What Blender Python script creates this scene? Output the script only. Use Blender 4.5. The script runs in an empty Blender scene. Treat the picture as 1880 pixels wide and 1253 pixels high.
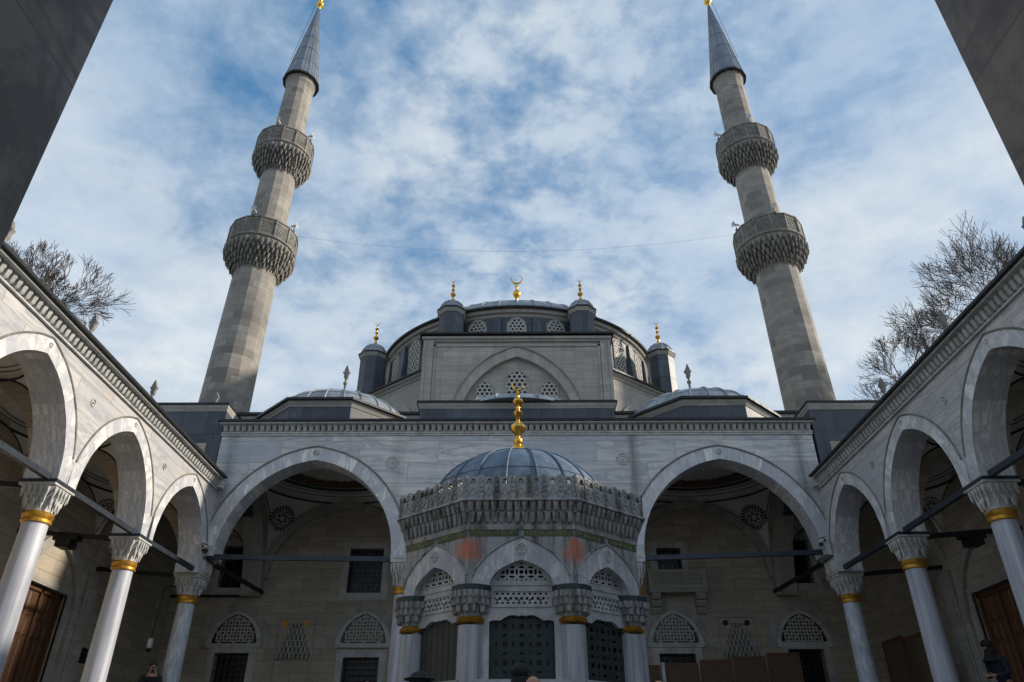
import bpy, math, random
from mathutils import Vector
PI = math.pi
R = math.radians
rnd = random.Random(7)
scene = bpy.context.scene
COL = scene.collection

# ------------------------------------------------------------------ helpers
ORI = {}                                  # world origin of every root / part

class MB:
    def __init__(s): s.v = []; s.f = []
    def add(s, vs, fs):
        b = len(s.v); s.v += [tuple(p) for p in vs]; s.f += [tuple(i + b for i in f) for f in fs]
    def box(s, x0, x1, y0, y1, z0, z1):
        s.add([(x0,y0,z0),(x1,y0,z0),(x1,y1,z0),(x0,y1,z0),(x0,y0,z1),(x1,y0,z1),(x1,y1,z1),(x0,y1,z1)],
              [(0,3,2,1),(4,5,6,7),(0,1,5,4),(1,2,6,5),(2,3,7,6),(3,0,4,7)])
    def pbox(s, P, u0, u1, w0, w1, z0, z1):
        pts = [P(a,b,c) for c in (z0,z1) for a,b in ((u0,w0),(u1,w0),(u1,w1),(u0,w1))]
        s.add(pts, [(0,3,2,1),(4,5,6,7),(0,1,5,4),(1,2,6,5),(2,3,7,6),(3,0,4,7)])
    def loft(s, rings, cap0=True, cap1=True, closed=True):
        n = len(rings[0]); vs = [p for r in rings for p in r]; fs = []
        for k in range(len(rings)-1):
            for i in range(n if closed else n-1):
                j = (i+1) % n
                fs.append((k*n+i, k*n+j, (k+1)*n+j, (k+1)*n+i))
        if cap0: fs.append(tuple(reversed(range(n))))
        if cap1: fs.append(tuple((len(rings)-1)*n+i for i in range(n)))
        s.add(vs, fs)
    def lathe(s, prof, n, cx=0, cy=0, ph=0.0, cap=True, sx=1, sy=1, a0=0, a1=2*PI):
        full = abs(a1-a0-2*PI) < 1e-6
        m = n if full else n+1
        rings = [[(cx+sx*r*math.cos(ph+a0+(a1-a0)*i/n), cy+sy*r*math.sin(ph+a0+(a1-a0)*i/n), z) for i in range(m)] for r, z in prof]
        s.loft(rings, cap and prof[0][0] > 1e-4, cap and prof[-1][0] > 1e-4, full)
    def prism(s, poly, z0, z1, sc0=1, sc1=1, c=(0,0)):
        s.loft([[(c[0]+(x-c[0])*k, c[1]+(y-c[1])*k, z) for x, y in poly] for z, k in ((z0,sc0),(z1,sc1))])
    def tube(s, pts, r, n=6, cap=True):
        pts = [Vector(p) for p in pts]; rings = []
        for i, p in enumerate(pts):
            a = pts[max(i-1,0)]; b = pts[min(i+1,len(pts)-1)]
            d = (b-a).normalized() if (b-a).length > 1e-9 else Vector((0,0,1))
            u = d.cross(Vector((0,0,1)))
            if u.length < .05: u = d.cross(Vector((0,1,0)))
            u.normalize(); w = d.cross(u)
            rr = r[i] if isinstance(r, (list,tuple)) else r
            rings.append([p + u*rr*math.cos(2*PI*k/n) + w*rr*math.sin(2*PI*k/n) for k in range(n)])
        s.loft(rings, cap, cap)
    def bar(s, a, b, w, h):
        a = Vector(a); b = Vector(b); d = (b-a).normalized()
        u = d.cross(Vector((0,0,1))).normalized()*w/2; z = u.cross(d).normalized()*h/2
        s.loft([[p-u-z, p+u-z, p+u+z, p-u+z] for p in (a,b)])
    def ell(s, c, r, n=10, m=8):
        prof = [(math.sin(PI*k/m), -math.cos(PI*k/m)) for k in range(m+1)]
        rings = [[(c[0]+r[0]*max(q,1e-3)*math.cos(2*PI*i/n), c[1]+r[1]*max(q,1e-3)*math.sin(2*PI*i/n), c[2]+r[2]*z) for i in range(n)] for q, z in prof]
        s.loft(rings)
    def build(s, name, mat, parent=None, smooth=None):
        me = bpy.data.meshes.new(name)
        o = ORI.get(parent.name, (0,0,0)) if parent else (0,0,0)
        me.from_pydata([(x-o[0], y-o[1], z-o[2]) for x, y, z in s.v], [], s.f)
        me.materials.append(mat)
        if smooth is not None:
            for p in me.polygons: p.use_smooth = True
            try: me.set_sharp_from_angle(angle=R(smooth))
            except Exception: pass
        ob = bpy.data.objects.new(name, me); COL.objects.link(ob)
        ORI[ob.name] = o
        if parent: ob.parent = parent
        return ob

def thing(name, label, cat, loc=(0,0,0), group=None, rz=0):
    o = bpy.data.objects.new(name, None); COL.objects.link(o)
    o.location = loc; o.rotation_euler = (0,0,rz); o.empty_display_size = .3
    o['label'] = label; o['category'] = cat
    if group: o['group'] = group
    ORI[o.name] = tuple(loc) if rz == 0 else (0,0,0)
    return o
def struct(o): o['kind'] = 'structure'; return o
def tag(o, label, cat, group=None):
    o['label'] = label; o['category'] = cat
    if group: o['group'] = group
    return o
def copy_tree(o, parent=None):
    c = o.copy(); COL.objects.link(c); c.parent = parent
    for ch in list(o.children): copy_tree(ch, c)
    return c

PK = [1.12]
def arch_z(du, a, rise):
    x = abs(du)
    if x >= a: return 0.0
    k = max(rise, PK[0]*a); c = (k*k-a*a)/(2*a); Rr = a+c
    return math.sqrt(max(Rr*Rr-(x+c)**2, 0))*rise/k
def arch_pts(uc, a, zs, rise, n=24):
    k = max(rise, PK[0]*a); c = (k*k-a*a)/(2*a); Rr = a+c
    tA = math.acos(-c/Rr); out = []
    for i in range(n+1):
        t = PI-(PI-tA)*i/n
        out.append((uc+c+Rr*math.cos(t), zs+Rr*math.sin(t)*rise/k))
    return out + [(2*uc-u, z) for u, z in reversed(out[:-1])]

def arch_wall(mb, P, u0, u1, zs, zt, arches, w0, w1):
    """wall with arched openings; P(u,w,z) -> xyz; arches = (uc, a, rise[, zs])"""
    us = {u0, u1}
    for A in arches:
        uc, a = A[0], A[1]
        for i in range(41):
            u = uc-a*math.cos(PI*i/40)
            if u0 <= u <= u1: us.add(round(u,5))
    us = sorted(us)
    def zb(u):
        b = zs
        for A in arches:
            h = arch_z(u-A[0], A[1], A[2])
            if h > 0: b = max(b, zs+h)
        return min(b, zt-.02)
    for a, b in zip(us[:-1], us[1:]):
        if b-a < 1e-4: continue
        za, zc = zb(a+1e-5), zb(b-1e-5)
        pts = [P(a,w0,za),P(b,w0,zc),P(b,w0,zt),P(a,w0,zt),P(a,w1,za),P(b,w1,zc),P(b,w1,zt),P(a,w1,zt)]
        fs = [(0,1,2,3),(7,6,5,4),(4,5,1,0),(3,2,6,7)]
        if a == us[0]: fs.append((0,3,7,4))
        if b == us[-1]: fs.append((1,5,6,2))
        mb.add(pts, fs)

def voussoirs(mb, P, uc, a, zs, rise, t, w0, w1, n=15, umax=None, tz=None):
    tz = tz or t*1.05
    m = 6*n
    inn = arch_pts(uc, a, zs, rise, m); out = arch_pts(uc, a+t, zs, rise+tz, m)
    N = len(inn)-1; blocks = 2*n+1
    umax = umax or 99
    cuts = [round(N*k/blocks) for k in range(blocks+1)]
    for k in range(blocks):
        i0, i1 = cuts[k], cuts[k+1]; im = (i0+i1)//2
        e = rnd.uniform(0,.006)
        idx = sorted({i0, (i0+im)//2, im, (im+i1)//2, i1})
        if k == blocks//2: idx = sorted(set(idx)|{N//2})
        rings = []
        for i in idx:
            oi = out[i]; ou = min(max(oi[0], uc-umax), uc+umax); ii = inn[i]
            rings.append([P(ii[0],w0-.004-e,ii[1]),P(ou,w0-.004-e,oi[1]+.004),P(ou,w1+.004+e,oi[1]+.004),P(ii[0],w1+.004+e,ii[1])])
        mb.loft(rings)

def panel(mb, f, u0, u1, v0, v1, du, P, w0, w1):
    nu = max(2, int(round((u1-u0)/du))); nv = max(2, int(round((v1-v0)/du)))
    U = [u0+(u1-u0)*i/nu for i in range(nu+1)]; V = [v0+(v1-v0)*j/nv for j in range(nv+1)]
    F = [[(-1e-4 if i in (0,nu) or j in (0,nv) else f(U[i],V[j])) for j in range(nv+1)] for i in range(nu+1)]
    for i in range(nu):
        for j in range(nv):
            c = [(U[i],V[j],F[i][j]),(U[i+1],V[j],F[i+1][j]),(U[i+1],V[j+1],F[i+1][j+1]),(U[i],V[j+1],F[i][j+1])]
            if all(q[2] <= 0 for q in c): continue
            poly = []
            for k in range(4):
                a, b = c[k], c[(k+1)%4]
                if a[2] > 0: poly.append((a[0],a[1],0))
                if (a[2] > 0) != (b[2] > 0):
                    t = a[2]/(a[2]-b[2]); poly.append((a[0]+(b[0]-a[0])*t, a[1]+(b[1]-a[1])*t, 1))
            n = len(poly)
            if n < 3: continue
            pts = [P(x,w1,y) for x,y,_ in poly] + [P(x,w0,y) for x,y,_ in poly]
            fs = [tuple(range(n)), tuple(n+k for k in reversed(range(n)))]
            for k in range(n):
                l = (k+1)%n
                if poly[k][2] and poly[l][2]: fs.append((k, l, n+l, n+k))
            mb.add(pts, fs)

def hexholes(u, v, s, r):
    """>0 solid; circular holes on a hex lattice with spacing s"""
    h = s*.866; best = 9
    j0 = math.floor(v/h)
    for j in (j0, j0+1):
        off = (j % 2)*s/2
        i = round((u-off)/s)
        for q in (i-1,i,i+1):
            d = math.hypot(u-off-q*s, v-j*h)
            if d < best: best = d
    return best-r
def circles(u, v, s, rad, t):
    """lattice of overlapping rings: >0 on the thin bars"""
    best = 9; i0 = round(u/s); j0 = round(v/s)
    for i in (i0-1,i0,i0+1):
        for j in (j0-1,j0,j0+1):
            d = abs(math.hypot(u-i*s, v-j*s)-rad)
            if d < best: best = d
    return t-best

# ------------------------------------------------------------------ materials
def mat_base(name):
    m = bpy.data.materials.new(name); m.use_nodes = True
    nt = m.node_tree; b = nt.nodes['Principled BSDF']
    return m, nt, b
def N(nt, typ, **k):
    n = nt.nodes.new(typ)
    for a, v in k.items(): setattr(n, a, v)
    return n
def L(nt, a, b): nt.links.new(a, b)
def val(nt, op, a, b=None, c=None):
    n = N(nt, 'ShaderNodeMath', operation=op)
    for i, x in enumerate((a,b,c)):
        if x is None: continue
        if isinstance(x, (int,float)): n.inputs[i].default_value = x
        else: L(nt, x, n.inputs[i])
    return n.outputs[0]
def mix(nt, fac, a, b, mode='MIX'):
    n = N(nt, 'ShaderNodeMix', data_type='RGBA', blend_type=mode)
    if isinstance(fac, (int,float)): n.inputs[0].default_value = fac
    else: L(nt, fac, n.inputs[0])
    for i, x in ((6,a),(7,b)):
        if isinstance(x, tuple): n.inputs[i].default_value = (*x, 1)
        else: L(nt, x, n.inputs[i])
    return n.outputs[2]
def ramp(nt, fac, stops, interp='LINEAR'):
    n = N(nt, 'ShaderNodeValToRGB'); cr = n.color_ramp; cr.interpolation = interp
    while len(cr.elements) > 1: cr.elements.remove(cr.elements[-1])
    for i, (p, c) in enumerate(stops):
        e = cr.elements[0] if i == 0 else cr.elements.new(p)
        e.position = p; c = (c,c,c) if isinstance(c, (int,float)) else c; e.color = (*c, 1)
    L(nt, fac, n.inputs[0]); return n.outputs[0]
def noise(nt, vec, scale, detail=4, rough=.55, dist=0, sc=None):
    if sc:
        m = N(nt, 'ShaderNodeMapping'); L(nt, vec, m.inputs[0]); m.inputs['Scale'].default_value = sc; vec = m.outputs[0]
    n = N(nt, 'ShaderNodeTexNoise'); n.inputs['Scale'].default_value = scale; n.inputs['Detail'].default_value = detail
    n.inputs['Roughness'].default_value = rough; n.inputs['Distortion'].default_value = dist
    L(nt, vec, n.inputs['Vector']); return n.outputs[0]
def wall_uv(nt, cyl=None):
    """u along the wall, v up, from object position and true normal"""
    tc = N(nt, 'ShaderNodeTexCoord'); ge = N(nt, 'ShaderNodeNewGeometry')
    sp = N(nt, 'ShaderNodeSeparateXYZ'); L(nt, tc.outputs['Object'], sp.inputs[0])
    sn = N(nt, 'ShaderNodeSeparateXYZ'); L(nt, ge.outputs['True Normal'], sn.inputs[0])
    x, y, z = sp.outputs; nx, ny, nz = sn.outputs
    if cyl:
        u = val(nt, 'MULTIPLY', val(nt, 'ARCTAN2', y, x), cyl); v = z
    else:
        h = val(nt, 'SQRT', val(nt, 'ADD', val(nt, 'ADD', val(nt, 'MULTIPLY', nx, nx), val(nt, 'MULTIPLY', ny, ny)), 1e-5))
        u = val(nt, 'DIVIDE', val(nt, 'SUBTRACT', val(nt, 'MULTIPLY', nx, y), val(nt, 'MULTIPLY', ny, x)), h)
        # one direction for opposite faces
        flat = val(nt, 'GREATER_THAN', val(nt, 'ABSOLUTE', nz), .75)
        mu = N(nt, 'ShaderNodeMix'); L(nt, flat, mu.inputs[0]); L(nt, u, mu.inputs[2]); L(nt, x, mu.inputs[3]); u = mu.outputs[0]
        mv = N(nt, 'ShaderNodeMix'); L(nt, flat, mv.inputs[0]); L(nt, z, mv.inputs[2]); L(nt, y, mv.inputs[3]); v = mv.outputs[0]
    cb = N(nt, 'ShaderNodeCombineXYZ'); L(nt, u, cb.inputs[0]); L(nt, v, cb.inputs[1])
    return cb.outputs[0], tc.outputs['Object']

def ashlar(name, bw, bh, c1, c2, vein=None, veinamt=.6, mortar=(.12,.11,.1), msize=.006, rough=.75, bump=.25, cyl=None, tint=None, tintamt=.3, stain=0.0, stainc=(.05,.05,.045), ssc=(3.5,3.5,.35), sth=(.5,.72), odd=0.0, oddc=(.1,.1,.1)):
    m, nt, b = mat_base(name)
    uv, obj = wall_uv(nt, cyl)
    br = N(nt, 'ShaderNodeTexBrick'); L(nt, uv, br.inputs['Vector'])
    br.offset = .37; br.inputs['Color1'].default_value = (0,0,0,1); br.inputs['Color2'].default_value = (1,1,1,1); br.inputs['Mortar'].default_value = (.5,.5,.5,1)
    br.inputs['Scale'].default_value = 1; br.inputs['Mortar Size'].default_value = msize; br.inputs['Mortar Smooth'].default_value = .3
    br.inputs['Brick Width'].default_value = bw; br.inputs['Row Height'].default_value = bh
    rv = br.outputs['Color']; mo = br.outputs['Fac']
    col = mix(nt, rv, c1, c2)
    off = N(nt, 'ShaderNodeVectorMath', operation='SCALE'); L(nt, rv, off.inputs[0]); off.inputs[3].default_value = 37.0
    ad = N(nt, 'ShaderNodeVectorMath', operation='ADD'); L(nt, uv, ad.inputs[0]); L(nt, off.outputs[0], ad.inputs[1])
    if vein:
        f = ramp(nt, noise(nt, ad.outputs[0], 1.1, 7, .6, 1.2, (.45,3.2,1)), [(.36,0),(.5,.35),(.56,1),(.62,.25),(.8,.0)])
        f2 = ramp(nt, noise(nt, ad.outputs[0], 3.0, 6, .65, .6, (.25,3.6,1)), [(.4,0),(.7,1)])
        col = mix(nt, val(nt,'MULTIPLY', f, veinamt), col, vein)
        col = mix(nt, val(nt,'MULTIPLY', f2, veinamt*.55), col, vein)
    if odd: col = mix(nt, val(nt,'MULTIPLY', ramp(nt, rv, [(.80,0),(.84,1)]), odd), col, oddc)
    bl = noise(nt, obj, .9, 6, .6)
    col = mix(nt, ramp(nt, bl, [(.35,0),(.7,.35)]), col, tuple(x*.62 for x in c1))
    if tint: col = mix(nt, val(nt,'MULTIPLY', ramp(nt, noise(nt, ad.outputs[0], .8, 4, .6, .5), [(.55,0),(.72,1)]), tintamt), col, tint)
    if stain: col = mix(nt, val(nt,'MULTIPLY', ramp(nt, noise(nt, obj, 1.0, 6, .7, .4, ssc), [(sth[0],0),(sth[1],1)]), stain), col, stainc)
    col = mix(nt, mo, col, mortar)
    L(nt, col, b.inputs['Base Color']); b.inputs['Roughness'].default_value = rough
    fine = noise(nt, obj, 14, 5, .7)
    h = val(nt, 'SUBTRACT', val(nt,'MULTIPLY', fine, .5), mo)
    h = val(nt, 'ADD', h, val(nt, 'MULTIPLY', rv, .35))
    bp = N(nt, 'ShaderNodeBump'); bp.inputs['Strength'].default_value = bump; bp.inputs['Distance'].default_value = .02
    L(nt, h, bp.inputs['Height']); L(nt, bp.outputs[0], b.inputs['Normal'])
    return m

def block_mat(name, c1, c2, vein, amt=.6, rough=.6, sc=(1,1,1)):
    m, nt, b = mat_base(name)
    tc = N(nt, 'ShaderNodeTexCoord'); ge = N(nt, 'ShaderNodeNewGeometry')
    ri = ge.outputs['Random Per Island']
    cb = N(nt, 'ShaderNodeCombineXYZ'); 
    for i in range(3): L(nt, val(nt, 'MULTIPLY', ri, 31.0+7*i), cb.inputs[i])
    rot = N(nt, 'ShaderNodeVectorRotate', rotation_type='X_AXIS'); L(nt, tc.outputs['Object'], rot.inputs['Vector']); L(nt, val(nt,'MULTIPLY',ri,2.4), rot.inputs['Angle'])
    ad = N(nt, 'ShaderNodeVectorMath', operation='ADD'); L(nt, rot.outputs[0], ad.inputs[0]); L(nt, cb.outputs[0], ad.inputs[1])
    col = mix(nt, ri, c1, c2)
    f = ramp(nt, noise(nt, ad.outputs[0], 2.0, 6, .62, .9, (4,.8,.8)), [(.38,0),(.55,1),(.63,.2),(.85,.5)])
    col = mix(nt, val(nt,'MULTIPLY', f, amt), col, vein)
    L(nt, col, b.inputs['Base Color']); b.inputs['Roughness'].default_value = rough
    bp = N(nt, 'ShaderNodeBump'); bp.inputs['Strength'].default_value = .15; bp.inputs['Distance'].default_value = .02
    L(nt, noise(nt, tc.outputs['Object'], 9, 5, .7), bp.inputs['Height']); L(nt, bp.outputs[0], b.inputs['Normal'])
    return m

def plain(name, c, rough=.6, metal=0, var=.35, sc=3.0, bump=.1, stretch=(1,1,1), c2=None, bsc=14):
    m, nt, b = mat_base(name)
    tc = N(nt, 'ShaderNodeTexCoord'); o = tc.outputs['Object']
    c2 = c2 or tuple(x*(1-var) for x in c)
    f = ramp(nt, noise(nt, o, sc, 6, .65, .3, stretch), [(.35,0),(.68,1)])
    L(nt, mix(nt, f, c, c2), b.inputs['Base Color']); b.inputs['Metallic'].default_value = metal
    L(nt, ramp(nt, noise(nt, o, sc*2.3, 4), [(.3,max(rough-.1,.05)),(.7,min(rough+.1,1))]), b.inputs['Roughness'])
    if bump:
        bp = N(nt, 'ShaderNodeBump'); bp.inputs['Strength'].default_value = bump; bp.inputs['Distance'].default_value = .02
        L(nt, noise(nt, o, bsc, 5, .7, 0, stretch), bp.inputs['Height']); L(nt, bp.outputs[0], b.inputs['Normal'])
    return m

def lead_clad(name, c, c2, pw=.75, ph=.95, rough=.5):
    m = ashlar(name, pw, ph, c, c2, None, mortar=tuple(x*.35 for x in c), msize=.012, rough=rough, bump=.35, tint=(.13,.16,.20), tintamt=.5, stain=.3, stainc=(.12,.14,.16))
    return m

M = {}
M['marble'] = ashlar('facade_marble', 2.3, .66, (.79,.765,.72), (.56,.55,.555), (.31,.325,.37), .95, mortar=(.20,.19,.18), msize=.006, odd=.5, oddc=(.40,.43,.50), rough=.55, bump=.12, tint=(.60,.53,.45), tintamt=.35, stain=.28, stainc=(.24,.24,.22))
M['marbleW'] = ashlar('wing_marble', 1.9, .62, (.66,.635,.60), (.48,.47,.465), (.30,.31,.345), .95, mortar=(.22,.20,.18), msize=.006, odd=.45, oddc=(.40,.42,.46), rough=.55, bump=.12, tint=(.62,.46,.33), tintamt=.45, stain=.35, stainc=(.28,.26,.23))
M['vouss'] = block_mat('arch_marble', (.80,.785,.75), (.46,.46,.485), (.35,.36,.40), .8)
M['limestone'] = ashlar('limestone_ashlar', .95, .34, (.47,.445,.40), (.33,.315,.29), (.27,.25,.225), .6, mortar=(.22,.20,.18), msize=.006, rough=.85, bump=.4, tint=(.40,.36,.28), tintamt=.5, stain=.5, stainc=(.19,.18,.165))
M['limev'] = block_mat('limestone_voussoir', (.46,.44,.39), (.33,.315,.29), (.2,.19,.17), .4, .85)
M['limein'] = ashlar('inner_limestone', .9, .36, (.56,.49,.39), (.38,.335,.265), (.28,.245,.19), .6, mortar=(.15,.13,.11), msize=.006, rough=.85, bump=.3, tint=(.42,.34,.18), tintamt=.5)
M['minaret'] = ashlar('minaret_stone', .85, .38, (.39,.36,.315), (.22,.205,.185), (.2,.18,.155), .6, mortar=(.17,.15,.13), msize=.006, rough=.85, bump=.35, cyl=1.0, tint=(.15,.14,.125), tintamt=.35, odd=.45, oddc=(.13,.12,.105), stain=.5, stainc=(.19,.175,.16))
M['carved'] = plain('weathered_carving', (.27,.255,.225), .85, 0, .55, 2.5, .5)
M['marblec'] = plain('carved_marble', (.55,.55,.53), .6, 0, .4, 4, .3)
M['lead'] = plain('dome_lead', (.34,.37,.40), .45, .25, .5, 2.2, .25, (1,1,.5), bsc=6)
M['leadk'] = plain('blue_lead', (.13,.185,.26), .62, .1, .5, 3.4, .4, (1.5,1.5,.6), bsc=9)
M['leadd'] = lead_clad('lead_cladding', (.060,.072,.092), (.036,.043,.056))
M['leade'] = plain('lead_edge', (.016,.018,.02), .5, .2, .4, 4, .2)
M['leads'] = plain('spire_lead', (.20,.235,.285), .42, .35, .4, 1.4, .2, (1,1,.3))
M['gold'] = plain('gilding', (.86,.50,.09), .28, 1.0, .25, 6, .05)
M['goldp'] = plain('gilded_collar', (.66,.34,.045), .45, .7, .55, 7, .2)
M['iron'] = plain('painted_iron', (.035,.045,.06), .5, .3, .4, 5, .1)
M['black'] = plain('black_metal', (.012,.013,.015), .55, .2, .4, 6, .1)
M['green'] = plain('green_paint', (.05,.10,.065), .7, 0, .5, 5, .2)
M['greend'] = plain('dark_green_band', (.018,.04,.042), .5, 0, .5, 5, .1)
M['goldt'] = plain('gold_script', (.50,.40,.10), .5, .3, .5, 5, 0)
M['plaster'] = plain('vault_plaster', (.72,.69,.62), .9, 0, .2, 1.3, .1)
M['pline'] = plain('dark_paint', (.03,.02,.02), .8, 0, .3, 6, 0)
M['pred'] = plain('oxblood_ornament', (.20,.12,.085), .8, 0, .6, 9, 0)
M['dark'] = plain('dark_glass', (.008,.009,.011), .25, 0, .5, 3, 0)
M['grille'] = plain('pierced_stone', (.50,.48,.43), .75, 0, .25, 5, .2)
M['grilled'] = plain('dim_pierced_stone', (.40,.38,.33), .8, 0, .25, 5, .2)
M['bronze'] = plain('bronze_lattice', (.035,.05,.05), .5, .3, .4, 6, .1)
M['wood'] = plain('door_wood', (.12,.05,.018), .55, 0, .5, 2.2, .2, (9,9,.6))
M['woodd'] = plain('dark_wood', (.15,.06,.022), .6, 0, .5, 2.2, .2, (9,9,.6))
M['weave'] = plain('woven_panel', (.13,.09,.055), .8, 0, .5, 30, .3)
M['bark'] = plain('bark', (.085,.06,.05), .9, 0, .4, 3, .2)
M['white'] = plain('white_enamel', (.7,.7,.7), .5, 0, .15, 5, 0)
M['skin'] = plain('skin', (.50,.28,.19), .5, 0, .15, 7, 0)
M['cloth'] = plain('dark_cloth', (.018,.018,.022), .9, 0, .3, 9, .2)
M['clothb'] = plain('navy_cloth', (.02,.025,.05), .9, 0, .3, 9, .2)
M['clothr'] = plain('maroon_cloth', (.15,.03,.03), .9, 0, .3, 9, .2)
M['hair'] = plain('dark_hair', (.012,.01,.009), .6, 0, .3, 9, 0)
M['column'] = ashlar('column_marble', 30, 30, (.60,.61,.66), (.56,.57,.63), (.34,.36,.44), .0, msize=0, rough=.4, bump=.05)
M['column'] = plain('column_marble', (.56,.565,.61), .42, 0, .0, 1.1, .06, (7,7,.4), c2=(.27,.29,.35))
M['columnv'] = plain('veined_marble', (.56,.59,.62), .44, 0, .0, 2.2, .06, (6,6,1.6), c2=(.27,.30,.35))

M['columnk'] = plain('streaked_marble', (.42,.43,.46), .45, 0, .0, 1.3, .06, (9,9,.5), c2=(.20,.21,.24))
def paving(name):
    return ashlar(name, .9, .55, (.26,.25,.24), (.19,.185,.18), (.15,.15,.15), .4, mortar=(.08,.08,.075), msize=.008, rough=.7, bump=.2)
M['paving'] = paving('stone_paving')

def kiosk_marble():
    m = ashlar('fountain_marble', .62, 9, (.40,.40,.38), (.30,.305,.31), (.19,.21,.24), .6, mortar=(.2,.2,.19), msize=.003, rough=.6, bump=.25, tint=(.42,.38,.28), tintamt=.4, stain=.9, stainc=(.06,.055,.042), ssc=(8,8,.7), sth=(.46,.64))
    nt = m.node_tree; b = nt.nodes['Principled BSDF']
    src = b.inputs['Base Color'].links[0].from_socket
    tc = N(nt, 'ShaderNodeTexCoord'); sp = N(nt, 'ShaderNodeSeparateXYZ'); L(nt, tc.outputs['Object'], sp.inputs[0])
    x, y, z = sp.outputs
    dx = val(nt, 'ABSOLUTE', val(nt, 'SUBTRACT', val(nt, 'ABSOLUTE', x), .84))
    fx = ramp(nt, dx, [(.05,1),(.22,.5),(.28,0)])
    fz = ramp(nt, val(nt,'ABSOLUTE', val(nt,'SUBTRACT', z, 3.82)), [(.10,1),(.28,0)])
    nz_ = ramp(nt, noise(nt, tc.outputs['Object'], 2.6, 6, .7, .6, (2,2,.8)), [(.36,0),(.50,1)])
    fr = ramp(nt, y, [(.0,1),(.01,1)])
    g_ = val(nt,'MULTIPLY', fx, fz)
    f = val(nt,'MULTIPLY', ramp(nt, val(nt,'ADD', g_, val(nt,'MULTIPLY', val(nt,'SUBTRACT', noise(nt, tc.outputs['Object'], 4.5, 8, .7, .8, (1.6,1.6,.5)), .5), 3.4)), [(.35,0),(1.0,1)]), ramp(nt, g_, [(0,0),(.7,1)]))
    f = val(nt,'MULTIPLY', f, ramp(nt, noise(nt, tc.outputs['Object'], 14, 5, .7, .3, (1,1,.35)), [(.35,.35),(.6,1)]))
    f = val(nt,'MULTIPLY', f, val(nt, 'LESS_THAN', y, -1.0))
    L(nt, mix(nt, val(nt,'MULTIPLY',f,.95), src, (.52,.11,.035)), b.inputs['Base Color'])
    return m
M['kiosk'] = kiosk_marble()
M['voussk'] = block_mat('fountain_arch_marble', (.64,.64,.63), (.38,.39,.42), (.28,.29,.32), .8)
M['panelk'] = plain('fountain_screen_marble', (.50,.505,.51), .6, 0, .5, 3, .3)

def rain_streaks(m, xs, wd, col, zr):
    nt = m.node_tree; b = nt.nodes['Principled BSDF']; src = b.inputs['Base Color'].links[0].from_socket
    tc = N(nt, 'ShaderNodeTexCoord'); sp = N(nt, 'ShaderNodeSeparateXYZ'); L(nt, tc.outputs['Object'], sp.inputs[0])
    x, y, z = sp.outputs; f = None
    nz_ = noise(nt, tc.outputs['Object'], 1.0, 6, .7, .5, (5,5,.5))
    xo = val(nt, 'ADD', x, val(nt, 'MULTIPLY', val(nt, 'SUBTRACT', nz_, .5), .25))
    for q, amp in xs:
        g = val(nt, 'MULTIPLY', ramp(nt, val(nt, 'ABSOLUTE', val(nt, 'SUBTRACT', xo, q)), [(0,1),(wd*.4,.6),(wd,0)]), amp)
        f = g if f is None else val(nt, 'MAXIMUM', f, g)
    f = val(nt, 'MULTIPLY', f, ramp(nt, nz_, [(.3,.5),(.6,1)]))
    L(nt, mix(nt, f, src, col), b.inputs['Base Color'])
rain_streaks(M['marble'], [(3.36,.8),(-3.42,.35),(8.15,.85),(-8.35,.6)], .24, (.10,.105,.085), None)

# ------------------------------------------------------------------ sky, sun, camera
SUN = Vector((1, .10, .44)).normalized()
el = math.asin(SUN.z); az = math.atan2(SUN.x, SUN.y)
w = bpy.data.worlds.new("World"); scene.world = w; w.use_nodes = True
nt = w.node_tree; bg = nt.nodes['Background']
sky = N(nt, 'ShaderNodeTexSky', sky_type='NISHITA'); sky.sun_disc = False; sky.sun_elevation = el; sky.sun_rotation = az
sky.air_density = 1.0; sky.dust_density = .6; sky.ozone_density = 2.0; sky.altitude = 50
tc = N(nt, 'ShaderNodeTexCoord'); sp = N(nt, 'ShaderNodeSeparateXYZ'); L(nt, tc.outputs['Generated'], sp.inputs[0])
dz = val(nt, 'MAXIMUM', val(nt, 'ADD', sp.outputs[2], .12), .05)
px = val(nt, 'DIVIDE', sp.outputs[0], dz); py = val(nt, 'DIVIDE', sp.outputs[1], dz)
cb = N(nt, 'ShaderNodeCombineXYZ'); L(nt, px, cb.inputs[0]); L(nt, py, cb.inputs[1])
big = noise(nt, cb.outputs[0], 1.15, 7, .58, .6, (1,.8,1))
mp = N(nt, 'ShaderNodeMapping'); L(nt, cb.outputs[0], mp.inputs[0]); mp.inputs['Location'].default_value = (3.1,1.7,0)
fine = noise(nt, mp.outputs[0], 8.0, 9, .62, .3)
# coverage: thinner overhead and left of centre, thicker to the right and near the horizon
side0 = val(nt, 'ABSOLUTE', val(nt, 'SUBTRACT', px, .02))
mot = noise(nt, mp.outputs[0], 17.0, 6, .6, .2)
cov = val(nt, 'ADD', val(nt, 'MULTIPLY_ADD', big, 1.0, val(nt, 'MULTIPLY', fine, .36)), val(nt, 'MULTIPLY', val(nt, 'MULTIPLY', val(nt, 'SUBTRACT', mot, .42), .34), ramp(nt, side0, [(.10,1),(.5,.15)])))
side = val(nt, 'ABSOLUTE', val(nt, 'SUBTRACT', px, -.02))
cov = val(nt, 'ADD', cov, val(nt, 'MULTIPLY', ramp(nt, side, [(.0,0),(.9,1)]), .20))
cov = val(nt, 'ADD', cov, val(nt, 'MULTIPLY', ramp(nt, py, [(.7,0),(1.9,1)]), .04))
cf = ramp(nt, cov, [(.60,0),(.70,.33),(.80,.74),(.95,1)])
cd = mix(nt, ramp(nt, noise(nt, cb.outputs[0], 2.3, 5, .6, .4), [(.35,0),(.68,1)]), (3.0,3.75,4.7), (5.0,5.3,5.4))
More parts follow.
